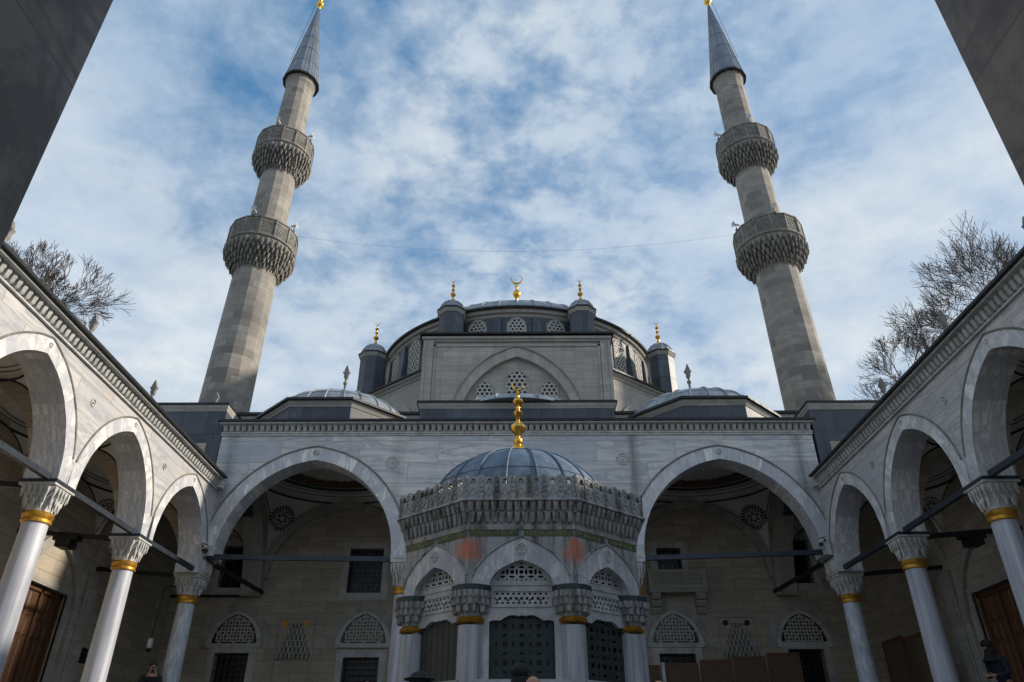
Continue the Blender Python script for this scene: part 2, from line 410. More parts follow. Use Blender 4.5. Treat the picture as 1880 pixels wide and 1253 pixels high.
blue = mix(nt, .55, sky.outputs[0], (.50,1.75,3.4))
L(nt, mix(nt, cf, blue, cd), bg.inputs[0]); bg.inputs[1].default_value = .10

sl = bpy.data.lights.new('sun', 'SUN'); sl.energy = 3.1; sl.angle = R(3); sl.color = (1,.90,.76)
so = bpy.data.objects.new('sun', sl); COL.objects.link(so)
so.rotation_euler = (-SUN).to_track_quat('-Z', 'Y').to_euler(); so.location = (40,0,40)

cam = bpy.data.cameras.new('camera'); co = bpy.data.objects.new('camera', cam); COL.objects.link(co)
co.location = (0,0,0); co.rotation_euler = (R(90+31.07), 0, R(.436))
cam.sensor_width = 36; cam.lens = 36*1350/1880; cam.clip_start = .05; cam.clip_end = 4000
scene.camera = co
vs = scene.view_settings; vs.view_transform = 'Standard'; vs.look = 'None'; vs.gamma = 1; vs.exposure = .72
scene.cycles.max_bounces = 8; scene.cycles.diffuse_bounces = 5
try: scene.cycles.use_denoising = True
except Exception: pass

# ------------------------------------------------------------------ ground
G = -.6; FL = .8
mb = MB(); mb.add([(-400,-400,G),(400,-400,G),(400,400,G),(-400,400,G)], [(0,1,2,3)])
g = struct(mb.build('courtyard_paving', M['paving']))
mb = MB()
for s in (-1,1): mb.box(min(s*8.25,s*11.5), max(s*8.25,s*11.5), 1.6, 19.8, G+.004, FL)
mb.box(-11.5,11.5,19.8,26,G+.004,FL)
mb.box(-2.2,2.2,19.2,19.8,G+.004,FL-.45)
pf = struct(mb.build('raised_terrace', M['paving']))

# ------------------------------------------------------------------ shared little shapes
def finial_gold(name, parent, x, y, z, h, r, crescent='ring', mat=None, ry=0):
    mb = MB(); u = h
    prof = [(r*1.0,0),(r*.98,.03*u),(r*.8,.075*u),(r*.42,.105*u),(r*.30,.125*u),(r*.40,.15*u),(r*.40,.18*u),(r*.22,.205*u),(r*.18,.23*u),
            (r*.25,.245*u),(r*.60,.29*u),(r*.72,.33*u),(r*.60,.37*u),(r*.25,.41*u),(r*.16,.44*u),(r*.25,.455*u),(r*.16,.47*u),(r*.35,.50*u),(r*.46,.53*u),(r*.3,.56*u),(r*.15,.58*u),
            (r*.2,.60*u),(r*.15,.62*u),(r*.4,.65*u),(r*.5,.68*u),(r*.36,.72*u),(r*.14,.745*u),(r*.12,.77*u),(r*.22,.79*u),(r*.10,.81*u),(r*.06,.86*u),(r*.02,.87*u)]
    mb.lathe([(a, z+b) for a, b in prof], 16, x, y)
    rr = .068*u; cz = z+.86*u+rr*.75
    if crescent:
        a0, a1 = (R(100), R(440)) if crescent == 'ring' else (R(125), R(415))
        pts = []; rad = []
        for i in range(25):
            t = a0+(a1-a0)*i/24; k = math.sin(PI*i/24)
            pts.append((x+rr*math.cos(t), y, cz+rr*math.sin(t))); rad.append(max(.17*rr*k, .02*rr))
        mb.tube(pts, rad, 6)
    return mb.build(name, mat or M['gold'], parent, 40)

def finial_stone(parent, x, y, z, h, wdt=.26):
    mb = MB(); k = h
    mb.lathe([(a*wdt, z+b*k) for a, b in [(.8,0),(.62,.05),(.35,.14),(.28,.2),(.5,.23),(.52,.26),(.28,.29),(.2,.36),(.18,.46),(.36,.5),(.36,.53),(.18,.56),(.16,.62)]], 10, x, y)
    half = [(.10,.60),(.22,.63),(.36,.67),(.30,.72),(.62,.80),(.52,.82),(.40,.79),(.34,.86),(.14,.94),(0,1.0)]
    poly = [(a*wdt, b*k) for a, b in half] + [(-a*wdt, b*k) for a, b in reversed(half[:-1])]
    mb.loft([[(x+a, y+d, z+b) for a, b in poly] for d in (-.05,.05)])
    return mb.build('finial', M['carved'], parent, 40)

def ribbed_dome(parent, name, cx, cy, z0, r, h, mat, ribs=24, n=96, flare=1.0, seam=.035, mb=None, nolink=False, phase=0):
    mb = mb or MB(); rows = 14
    prof = []
    for k in range(rows+1):
        t = PI/2*k/rows
        prof.append((r*math.cos(t)**flare if k < rows else .01, z0+h*math.sin(t)))
    mb.lathe([(r*1.02,z0-.06)]+prof, n, cx, cy)
    for i in range(ribs):
        a = 2*PI*i/ribs+phase
        mb.tube([(cx+(q+.01)*math.cos(a), cy+(q+.01)*math.sin(a), z+.008) for q, z in prof[:-1]], [seam]*(len(prof)-1), 5)
    # cross seams
    for fr in (.35,.68):
        k = int(rows*fr); q, z = prof[k]
        mb.tube([(cx+(q+.005)*math.cos(2*PI*i/48), cy+(q+.005)*math.sin(2*PI*i/48), z+.004) for i in range(49)], seam*.4, 4)
    if nolink: return mb
    return mb.build(name, mat, parent, 35)

def ring_poly(cx, cy, r, n=8, ph=None):
    ph = PI/n if ph is None else ph
    return [(cx+r*math.cos(ph+2*PI*i/n), cy+r*math.sin(ph+2*PI*i/n)) for i in range(n)]

def pendants(mb, P, u0, u1, z0, z1, w0, w1, n, rnd_=.0):
    """row of small carved bell pendants along a wall"""
    for i in range(n):
        a = u0+(u1-u0)*i/n; b = u0+(u1-u0)*(i+1)/n; c = (a+b)/2; hw = (b-a)/2
        h = z1-z0
        rings = []
        for zz, kw, ww in ((z1,.97,1.0),(z1-.30*h,.95,.95),(z1-.42*h,.80,.82),(z1-.80*h,.74,.66),(z1-.92*h,.60,.5),(z0,.30,.28)):
            wo = w0+(w1-w0)*ww
            rings.append([P(c-hw*kw,w0,zz),P(c-hw*kw*.75,wo-.2*(wo-w0),zz),P(c,wo,zz),P(c+hw*kw*.75,wo-.2*(wo-w0),zz),P(c+hw*kw,w0,zz)])
        mb.loft(rings)

def column(parent, x, y, zb, zr, rad, capz, capw, matc, name='column', capmat=None):
    """shaft with gilded collar and stalactite capital; zr = collar height, capz = capital top"""
    sh = MB()
    sh.lathe([(rad*1.55,zb),(rad*1.55,zb+.12),(rad*1.3,zb+.2),(rad*1.38,zb+.28),(rad*1.14,zb+.34),(rad*1.12,zb+.5),(rad*1.1,zb+(zr-zb)*.4),(rad*1.0,zr-.05),(rad,zr)], 32, x, y)
    c = sh.build(name, matc, parent, 40)
    g = MB(); g.lathe([(rad*1.0,zr-.10),(rad*1.16,zr-.09),(rad*1.2,zr-.05),(rad*1.13,zr-.02),(rad*1.2,zr+.02),(rad*1.24,zr+.06),(rad*1.12,zr+.10),(rad*1.0,zr+.11)], 32, x, y)
    g.build('collar', M['goldp'], c, 40)
    k = MB(); z0 = zr+.10; H = capz-z0; hw = capw/2
    def sq(r_, rnds, z, n=32):
        out = []
        for i in range(n):
            a = 2*PI*(i+.5)/n; cx_, sy_ = math.cos(a), math.sin(a)
            q = 1/max(abs(cx_), abs(sy_)); q = min(q, 1.32)
            rr = r_*((1-rnds)*q+rnds)
            out.append((x+rr*cx_, y+rr*sy_, z))
        return out
    k.loft([sq(rad*.98,1,z0), sq(rad*1.0,1,z0+H*.22), sq(rad*1.18,.8,z0+H*.42), sq(hw*.86,.3,z0+H*.66), sq(hw*.93,.05,z0+H*.84), sq(hw*.97,0,z0+H*.86)])
    k.box(x-hw, x+hw, y-hw, y+hw, z0+H*.86, capz)
    for tier, (rr, zz, nn, sq_) in enumerate(((rad*1.22,z0+H*.22,12,.7),(hw*.80,z0+H*.42,16,.35),(hw*.93,z0+H*.62,20,.1))):
        for i in range(nn):
            a = 2*PI*(i+.5*(tier%2))/nn; cx_, sy_ = math.cos(a), math.sin(a)
            q = min(1/max(abs(cx_), abs(sy_)), 1.3); rr2 = rr*((1-sq_)*q+sq_)
            bx, by = x+rr2*cx_, y+rr2*sy_; s = 1.9*rr/nn
            k.lathe([(s*.30,zz-.075*H/.5),(s*.62,zz-.02),(s*.95,zz+.06*H/.5),(s*1.05,zz+.2*H)], 6, bx, by)
    k.build('capital', capmat or M['marblec'], c, 30)
    return c

def tie(parent, a, b, w=.07, h=.10, name='tie_rod', mat=None):
    mb = MB(); mb.bar(a, b, w, h)
    return mb.build(name, mat or M['iron'], parent)

def vault(parent, cx, cy, ax, ay, zs, h, cap, name='vault', medal=0, mark=None):
    """pendentive vault over a bay, dark painted edge lines"""
    mb = MB(); n = 28
    def zf(u, v):
        r2 = u*u+v*v
        if r2 >= 1: return zs+h*math.sqrt(max(2-r2,0))
        return zs+h+.10+cap*math.sqrt(1-r2)
    rings = []
    idx = {}
    vsx = []; fs = []
    # disc part
    NA = 64
    def P(u, v): return (cx+ax*u, cy+ay*v, zf(u,v))
    rr = [i/10 for i in range(10)]+[.96,.985,.999]
    grid = [[(q*math.cos(2*PI*i/NA), q*math.sin(2*PI*i/NA)) for i in range(NA)] for q in rr]
    mb.loft([[P(u,v) for u, v in ring] for ring in grid[1:]]+[[(cx+ax*math.cos(2*PI*i/NA), cy+ay*math.sin(2*PI*i/NA), zs+h) for i in range(NA)]], True, False)
    # pendentives
    for s1 in (-1,1):
        for s2 in (-1,1):
            m = 12; rows = []
            for i in range(m+1):
                t = PI/2*i/m; c, s_ = math.cos(t), math.sin(t)
                q = 1/max(c, s_)
                row = []
                for j in range(9):
                    k = 1+(q-1)*j/8
                    row.append((cx+ax*s1*k*c, cy+ay*s2*k*s_, zs+h*math.sqrt(max(2-k*k,0))))
                rows.append(row)
            mb.loft(rows, False, False, False)
    o = mb.build(name, M['plaster'], parent, 25)
    ln = MB()
    for s1 in (-1,1):
        for ax_ in (0,1):
            pts = []
            for i in range(33):
                t = -1+2*i/32; e = .985
                u, v = (s1*e, t*e) if ax_ == 0 else (t*e, s1*e)
                pts.append((cx+ax*u, cy+ay*v, zs+h*math.sqrt(max(2-u*u-v*v,0))-.012))
            ln.tube(pts, .022, 4)
    ln.tube([(cx+ax*1.0*math.cos(2*PI*i/72), cy+ay*1.0*math.sin(2*PI*i/72), zs+h-.01) for i in range(73)], .032, 4)
    for q in (.965,.90): ln.tube([(cx+ax*q*math.cos(2*PI*i/72), cy+ay*q*math.sin(2*PI*i/72), zf(q,0)-.01) for i in range(73)], .012, 4)
    ln.build('painted_line', M['pline'], o)
    if medal == 1:
        # scalloped ornament ring in the dome
        bd = MB(); NB = 96
        inner = [(.70,.2),(.80,.2)]
        def rim(i, q): return (cx+ax*q*math.cos(2*PI*i/NB), cy+ay*q*math.sin(2*PI*i/NB), zf(q,0)-.012)
        bd.loft([[rim(i,.86) for i in range(NB)],[rim(i,.79) for i in range(NB)]], False, False)
        bd.build('painted_border', M['green'], o)
        bd = MB()
        bd.loft([[rim(i,.775) for i in range(NB)],[rim(i,.66) for i in range(NB)],[rim(i,.60-.05*abs(math.sin(i*PI/8))-(.05 if i%8==0 else 0)) for i in range(NB)]], False, False)
        bd.build('painted_garland', M['pred'], o)
    if medal:
        for s1 in (-1,1):
            for s2 in (-1,1):
                if mark and (s1,s2) not in mark: continue
                u = v = .86; 
                c = Vector((cx+ax*s1*u, cy+ay*s2*v, zs+h*math.sqrt(2-u*u-v*v)))
                nrm = Vector((s1*u/ax, s2*v/ay, math.sqrt(2-u*u-v*v)/h)).normalized()
                e1 = nrm.cross(Vector((0,0,1))).normalized(); e2 = e1.cross(nrm)
                c = c-nrm*.06
                rad = .40 if medal == 1 else .26
                md = MB()
                def Q(a, b, d=0): return c+e1*a+e2*b-nrm*d
                def disc(r0, r1, d, n=40):
                    for i in range(n):
                        t0, t1 = 2*PI*i/n, 2*PI*(i+1)/n
                        md.loft([[Q(r0*math.cos(t),r0*math.sin(t),d),Q(r1*math.cos(t),r1*math.sin(t),d),Q(r1*math.cos(t),r1*math.sin(t),d+.006),Q(r0*math.cos(t),r0*math.sin(t),d+.006)] for t in (t0,t1)], False, False)
                if medal == 1:
                    disc(rad*.74, rad*.80, 0); disc(rad*.86,rad*.90,0)
                    for i in range(24):
                        t = 2*PI*i/24; d_ = .07
                        md.add([Q(rad*.88*math.cos(t-d_),rad*.88*math.sin(t-d_)),Q(rad*.88*math.cos(t+d_),rad*.88*math.sin(t+d_)),Q(rad*1.1*math.cos(t+d_),rad*1.1*math.sin(t+d_)),Q(rad*1.18*math.cos(t),rad*1.18*math.sin(t)),Q(rad*1.1*math.cos(t-d_),rad*1.1*math.sin(t-d_))], [(0,1,2,3,4)])
                else: disc(rad*.9, rad, 0, 8)
                mo = md.build('medallion', M['pline'], o)
                md = MB()
                for (ox, oy, r_) in [(0,0,.3)]+[(.45*math.cos(k*PI/3),.45*math.sin(k*PI/3),.2) for k in range(6)]:
                    for i in range(14):
                        t0, t1 = 2*PI*i/14, 2*PI*(i+1)/14
                        md.loft([[Q(rad*(ox+(r_-.05)*math.cos(t)),rad*(oy+(r_-.05)*math.sin(t)),.0),Q(rad*(ox+(r_+.03)*math.cos(t)),rad*(oy+(r_+.03)*math.sin(t)),.0)] for t in (t0,t1)], False, False, False)
                md.build('medallion_rosette', M['pred'], mo)
    return o

def leaddome_block(parent, name, poly, z0, z1, over=.16):
    """lead-clad base, stone cornice and lead eave following a polygon"""
    cx = sum(p[0] for p in poly)/len(poly); cy = sum(p[1] for p in poly)/len(poly)
    r = max(math.hypot(p[0]-cx,p[1]-cy) for p in poly)
    k = lambda o: 1+o/r
    mb = MB(); mb.prism(poly, z0, z1-.22, 1, 1, (cx,cy)); w = mb.build(name, M['leadd'], parent)
    mb = MB(); mb.prism(poly, z1-.235, z1-.13, k(.02), k(.07), (cx,cy)); mb.prism(poly, z1-.13, z1-.052, k(.08), k(.10), (cx,cy)); mb.build('cornice', M['limestone'], w)
    mb = MB(); mb.prism(poly, z1-.05, z1+.03, k(over), k(over), (cx,cy)); mb.prism(poly, z1+.03, z1+.10, k(over), .93, (cx,cy)); mb.build('eave', M['leade'], w)
    return w

# ------------------------------------------------------------------ porch of the prayer hall
B = 25.2; KB = B/26.0
porch = thing('mosque_porch', 'streaked grey marble porch with wide pointed arches at the far end of the courtyard', 'porch', (0,20,G))
PF = lambda u, w_, z: (u, 20+w_, z)
FA = [(-5.85,2.42,2.75),(5.85,2.42,2.75),(0,2.72,2.15)]
mb = MB(); arch_wall(mb, PF, -8.72, 8.66, 5.3, 9.0, [(c,a+.36,r+.40) for c,a,r in FA], 0, .65)
fw = mb.build('facade_wall', M['marble'], porch)
for c, a, r in FA:
    mb = MB(); voussoirs(mb, PF, c, a, 5.3, r, .37, 0, .65, 15, umax=(2.95 if c else 3.08), tz=.40)
    vr = mb.build('arch_ring', M['vouss'], porch, 20)
    mb = MB(); pts = arch_pts(c, a+.385, 5.3, r+.415, 40); lim = 2.93 if c else 3.06
    mb.tube([PF(min(max(u,c-lim),c+lim), -.015, z) for u, z in pts if z > 5.75], .028, 6)
    mb.build('hood_mould', M['carved'], vr, 40)
# carved roundels on the facade
for u, z in ((-3.62,7.97),(3.05,8.05),(-5.85,8.28),(5.85,8.28)):
    mb = MB()
    for r_, t in ((.17 if abs(u) < 5 else .07, .018),(.10 if abs(u) < 5 else .04,.012)):
        mb.tube([PF(u+r_*math.cos(2*PI*i/24), -.012 if abs(u)<5 else -.03, z+r_*math.sin(2*PI*i/24)) for i in range(25)], t, 5)
    mb.ell(PF(u,-.012 if abs(u)<5 else -.03,z), (.04,.03,.04), 8, 6)
    mb.build('carved_roundel', M['marblec'], porch, 40)
# cornice
mb = MB(); mb.box(-8.74,8.68,19.93,20.0,8.86,8.90); mb.box(-8.74,8.68,19.96,20.0,8.80,8.86)
pendants(mb, PF, -8.72, 8.66, 8.91, 9.12, -.001, -.15, 96)
mb.box(-8.76,8.70,19.74,20.3,9.10,9.145)
cn = mb.build('cornice', M['marblec'], porch, 30)
mb = MB(); mb.box(-8.80,8.74,19.68,20.5,9.148,9.215); mb.build('lead_edge', M['leade'], cn)
# rain streaks: real thin gutters shadow is left out; roof slab
mb = MB(); mb.box(-8.66,8.60,20.1,26.4,9.07,9.144); mb.build('roof', M['leadd'], porch)
mb = MB()
mb.box(-8.60,8.60,20.66,B,8.72,8.99)
# columns
for s in (-1,1):
    c = column(porch, s*8.83, 20.33, FL, 4.2, .215, 4.80, .70, M['columnv'])
    k = MB()
    x = s*8.83
    k.prism([(x-.34,19.99),(x+.34,19.99),(x+.34,20.67),(x-.34,20.67)], 4.86, 5.28, .86, 1.02, (x,20.33))
    k.box(x-.37,x+.37,19.96,20.70,4.805,4.86); k.box(x-.37,x+.37,19.96,20.70,5.2,5.298)
    for i in range(7):
        for ys in (19.97,):
            k.lathe([(.02,4.87),(.05,4.93),(.05,5.18)], 6, x-.28+.56*i/6, ys+.03)
        k.lathe([(.02,4.87),(.05,4.93),(.05,5.18)], 6, x-s*.33, 20.05+.56*i/6)
    k.build('upper_capital', M['marblec'], c, 30)
    m2 = MB(); m2.box(x-.375,x+.375,19.95,20.71,5.225,5.27); m2.build('iron_band', M['iron'], c)
    c = column(porch, s*3.1, 20.33, FL, 4.42, .20, 5.22, .66, M['column'])
    mb2 = MB(); mb2.box(s*3.1-.34, s*3.1+.34, 19.99, 20.67, 5.222, 5.30); mb2.build('impost', M['marblec'], c)
# iron ties
tie(porch, (-8.5,20.12,5.30), (-3.4,20.12,5.22), .09, .13)
tie(porch, (8.5,20.12,5.40), (3.4,20.12,5.24), .09, .13)
tie(porch, (-2.8,20.12,5.25), (2.8,20.12,5.25), .09, .13)
for s in (-1,1):
    tie(porch, (s*8.72,20.6,5.36), (s*8.50,B,5.46), .09, .11, mat=M['black'])
    tie(porch, (s*3.1,20.6,5.30), (s*3.1,B,5.40), .09, .11, mat=M['black'])
# transverse arches, vaults
for s in (-1,1):
    for xc in (8.83,3.1):
        P = lambda u, w_, z, xc=xc: (s*(xc-.31+w_), u, z)
        mb = MB(); arch_wall(mb, P, 20.65, B, 5.3, 9.0, [(22.925,2.27,3.1)], 0, .62)
        mb.build('transverse_arch', M['limein'], porch)
        mb = MB(); voussoirs(mb, P, 22.925, 1.98, 5.3, 2.85, .30, -.01, .63, 11)
        mb.build('arch_rib', M['limev'], porch, 20)
    P = lambda u, w_, z: (u, B-.16+w_, z)
    mb = MB(); voussoirs(mb, P, s*5.97, 2.42, 5.9, 2.35, .30, 0, .14, 14, tz=.3)
    mb.build('wall_arch', M['limev'], porch, 20)
    vault(porch, s*5.97, 22.92, 2.55, 2.28, 6.3, 2.2, .44, medal=1, mark=[(s,1),(-s,1)])
    vault(porch, s*10.33, 22.92, 1.17, 2.28, 6.0, 1.7, .6)
    # arch from wing into porch corner bay
    P = lambda u, w_, z: (s*u, 20.02+w_, z)
    mb = MB(); arch_wall(mb, P, 9.15, 11.5, 4.82, 8.6, [(10.33,1.17,1.95)], 0, .6); mb.build('transverse_arch', M['limein'], porch)
vault(porch, 0, 22.92, 2.75, 2.28, 6.0, 1.9, .8)
# back wall with window openings
def wall_holes(mb, P, u0, u1, z0, z1, holes, w0, w1):
    us = sorted({u0,u1}|{h[0] for h in holes}|{h[1] for h in holes}); zs = sorted({z0,z1}|{h[2] for h in holes}|{h[3] for h in holes})
    for a, b in zip(us[:-1], us[1:]):
        for c, d in zip(zs[:-1], zs[1:]):
            m, n = (a+b)/2, (c+d)/2
            if any(h[0] < m < h[1] and h[2] < n < h[3] for h in holes): continue
            mb.add([P(a,w0,c),P(b,w0,c),P(b,w0,d),P(a,w0,d)], [(0,1,2,3)])
    for h in holes:
        a, b, c, d = h[:4]
        mb.add([P(a,w0,c),P(b,w0,c),P(b,w0,d),P(a,w0,d),P(a,w1,c),P(b,w1,c),P(b,w1,d),P(a,w1,d)], [(0,4,5,1),(1,5,6,2),(2,6,7,3),(3,7,4,0)])
k = KB
upper = [(-10.35*k,-9.15*k,5.78*k,7.22*k),(-5.88*k,-4.70*k,5.60*k,7.12*k),(4.86*k,5.72*k,5.9*k,7.12*k),(9.28*k,10.2*k,5.9*k,7.40*k)]
lower = [(-9.98*k,-8.86*k,1.4,3.70*k),(-5.74*k,-4.55*k,1.4,3.56*k),(4.62*k,5.82*k,1.4,3.66*k),(8.86*k,10.02*k,1.4,3.80*k)]
door = (-1.15,1.15,FL,3.6)
PB = lambda u, w_, z: (u, B+w_, z)
mb = MB(); wall_holes(mb, PB, -11.5, 11.5, FL-.3, 9.2, upper+lower+[door], 0, .35)
bw = mb.build('back_wall', M['limein'], porch)
def window(par, h, PB, grid=True, name='window'):
    a, b, c, d = h
    mb = MB(); t = .16
    for q in ((a-t,a,c-t,d+t),(b,b+t,c-t,d+t),(a,b,d,d+t),(a,b,c-t,c)): mb.pbox(PB, q[0], q[1], -.05, .03, q[2], q[3])
    for q in ((a-t-.06,a-t,c-t-.06,d+t+.06),(b+t,b+t+.06,c-t-.06,d+t+.06),(a-t,b+t,d+t,d+t+.06),(a-t,b+t,c-t-.06,c-t)): mb.pbox(PB, q[0], q[1], -.025, .0, q[2], q[3])
    w_ = mb.build(name, M['marblec'], par)
    mb = MB(); mb.pbox(PB, a, b, .30, .34, c, d); mb.build('pane', M['dark'], w_)
    if grid:
        mb = MB()
        n = max(3, round((b-a)/.17)); 
        for i in range(1,n): mb.tube([PB(a+(b-a)*i/n,.12,c), PB(a+(b-a)*i/n,.12,d)], .014, 5)
        n2 = max(3, round((d-c)/.17))
        for i in range(1,n2): mb.tube([PB(a,.10,c+(d-c)*i/n2), PB(b,.10,c+(d-c)*i/n2)], .014, 5)
        mb.build('bars', M['iron'], w_)
    return w_
for h in upper+lower: window(porch, h, PB)
def lunette(par, uc, zb, a, rise, PB, name='lunette_window'):
    mb = MB()
    def ins(u, z, A, H, b): return min(arch_z(u-uc, A, H)-(z-b) if abs(u-uc) < A else -(abs(u-uc)-A)-.01, z-b)
    def frame(u, z): return min(ins(u,z,a,rise,zb), -ins(u,z,a*.80,rise*.82,zb+.10))
    panel(mb, frame, uc-a-.05, uc+a+.05, zb-.03, zb+rise+.05, .035, PB, .0, -.07)
    w_ = mb.build(name, M['marblec'], par)
    mb = MB(); A2, H2 = a*.80, rise*.82; b2 = zb+.10
    panel(mb, lambda u, z: ins(u,z,A2+.02,H2+.02,b2-.01), uc-a, uc+a, zb, zb+rise, .06, PB, -.004, -.012)
    mb.build('pane', M['dark'], w_)
    mb = MB()
    def gr(u, z):
        i0 = ins(u,z,A2,H2,b2); i1 = ins(u,z,A2*.86,H2*.86,b2+.07)
        if i0 <= 0: return i0
        band = .012-abs(i1)
        if i1 > 0: return max(circles(u-uc,z-zb,.105,.062,.011), band, .010-abs((abs(u-uc)+z*.8)%.21-.105))
        ph = (u-uc)*6.5 if z < b2+.09 else math.atan2(z-b2, u-uc)*6
        return max(band, .012-i0, .012-abs(math.sin(ph))*.05)
    panel(mb, gr, uc-A2-.03, uc+A2+.03, b2-.02, b2+H2+.03, .02, PB, -.014, -.034)
    mb.build('lattice', M['grille'], w_)
    P2 = lambda u, w_, z: PB(u, w_*.5, z)
    mb = MB(); voussoirs(mb, PB, uc, a+.02, zb, rise+.04, .26, -.012, .02, 6); mb.build('relieving_arch', M['limev'], w_, 20)
    return w_
for uc in (-9.42,-5.12,5.22,9.45): lunette(porch, uc*k, 3.88*k, .93*k, 1.13*k, PB)
# prayer niches with stalactite hood
for s, uc in ((-1,-7.42),(1,7.30)):
    uc *= k; mb = MB()
    zt, z0 = 4.62*k, 3.52*k
    mb.pbox(PB, uc-.62, uc-.56, -.03, 0, 1.2, zt+.16); mb.pbox(PB, uc+.56, uc+.62, -.03, 0, 1.2, zt+.16); mb.pbox(PB, uc-.62, uc+.62, -.03, 0, zt+.16, zt+.22)
    nf = mb.build('prayer_niche', M['limestone'], porch)
    mb = MB()
    tiers = 6
    for t in range(tiers):
        za = z0+(zt-z0)*t/tiers; zb_ = z0+(zt-z0)*(t+1)/tiers
        h0 = .47*(1-t/tiers)**.85+.07; nn = max(1, int(round(h0*2/.13)))
        for i in range(nn):
            c = uc-h0+2*h0*(i+.5)/nn; hw = h0/nn
            mb.loft([[PB(c-hw*q,-.002,zz),PB(c-hw*q*.6,-.12*q-.01,zz),PB(c+hw*q*.6,-.12*q-.01,zz),PB(c+hw*q,-.002,zz)] for q, zz in ((.82,za-.01),(.96,za+.05),(1,zb_-.01))])
        mb.pbox(PB, uc-h0, uc+h0, -.15, -.001, zb_-.03, zb_-.005)
    mb.build('stalactite_hood', M['limev'], nf)
    mb = MB(); mb.loft([[PB(uc+.5*math.cos(t), -.20*math.sin(t)*0-.012-.0, zz) for t in (PI,0)] + [PB(uc+.5,-.002,zz),PB(uc-.5,-.002,zz)] for zz in (1.3,z0)]); mb.build('niche_back', M['limein'], nf)
    for q in (-.35,.35):
        mb = MB(); mb.loft([[PB(uc+q+.09*math.cos(2*PI*i/20),w_,zt+.0+.09*math.sin(2*PI*i/20)) for i in range(20)] for w_ in (-.002,-.03)])
        mb.build('round_boss', M['goldp'] if s < 0 else M['black'], nf)
# portal door (behind the fountain)
mb = MB(); mb.pbox(PB, -1.15,1.15,.2,.3,FL,3.6)
for i in range(4):
    for j in range(5): mb.pbox(PB, -1.1+.56*i, -.6+.56*i, .17, .2, FL+.1+.54*j, FL+.58+.54*j)
mb.build('portal_door', M['woodd'], porch)
# pierced gallery on brackets, right bay
mb = MB(); g0, g1, yb = 4.30, 6.19, 24.75; zb_, zt = 5.50, 6.08
mb.box(g0,g1,yb,B-.002,zb_-.14,zb_); mb.box(g0-.03,g1+.03,yb-.04,B-.002,zb_-.06,zb_-.02)
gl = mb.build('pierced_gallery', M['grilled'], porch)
PG = lambda u, w_, z: (u, yb-w_, z)
def gal(u, z):
    m = min(u-g0, g1-u, z-zb_, zt-z)
    if m < .08: return m+.001
    return max(circles(u, z, .085, .052, .013), .088-m if m < .088 else -1)
mb = MB(); panel(mb, gal, g0-.002, g1+.002, zb_+.002, zt+.002, .02, PG, -.04, .01)
mb.box(g0, g0+.06, yb+.05, B-.002, zb_+.002, zt); mb.box(g1-.06, g1, yb+.05, B-.002, zb_+.002, zt)
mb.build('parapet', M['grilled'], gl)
for x in (4.36, 5.83):
    mb = MB()
    for i in range(3):
        d = .40-.13*i
        prof = [(0,0),(-d,0),(-d-.03,-.07),(-d+.03,-.15),(-d+.07,-.19),(0,-.19)]
        z_ = zb_-.145-.21*i
        mb.loft([[(x+o, B-.002+a*1.0, z_+b_) for a, b_ in prof] for o in (0,.30)])
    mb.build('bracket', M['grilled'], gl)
# roof domes of the porch
for s in (-1,1):
    blk = leaddome_block(porch, 'dome_base', ring_poly(s*6.22, 23.3, 2.35/math.cos(PI/8)), 9.146, 10.45, .2)
    ribbed_dome(blk, 'dome', s*6.2, 23.5, 10.5, 2.33, 1.16, M['lead'], 24, seam=.035)
    finial_stone(blk, s*6.2, 23.5, 11.6, 1.55, .22)
    q = leaddome_block(porch, 'corner_turret', [(s*8.76,20.04),(s*11.9,20.04),(s*11.9,25.4),(s*8.76,25.4)], 8.62, 9.86, .12)
    mb = MB(); x0, x1 = sorted((s*8.76, s*11.9)); mb.box(x0,x1,20.042,20.4,7.3,8.618); x0, x1 = sorted((s*8.76, s*9.1)); mb.box(x0,x1,20.402,25.4,7.6,8.618); mb.build('lead_wall', M['leadd'], q)
    ribbed_dome(q, 'dome', s*10.3, 22.7, 9.9, 1.3, .85, M['lead'], 16, 64)
    finial_stone(q, s*10.35, 22.6, 10.6, 1.0, .2)
blk = leaddome_block(porch, 'dome_base', [(-3.08,21.12),(3.08,21.12),(3.08,25.7),(-3.08,25.7)], 9.146, 10.45, .14)
ribbed_dome(blk, 'dome', 0, 23.4, 10.5, 2.6, .50, M['lead'], 24, seam=.04)

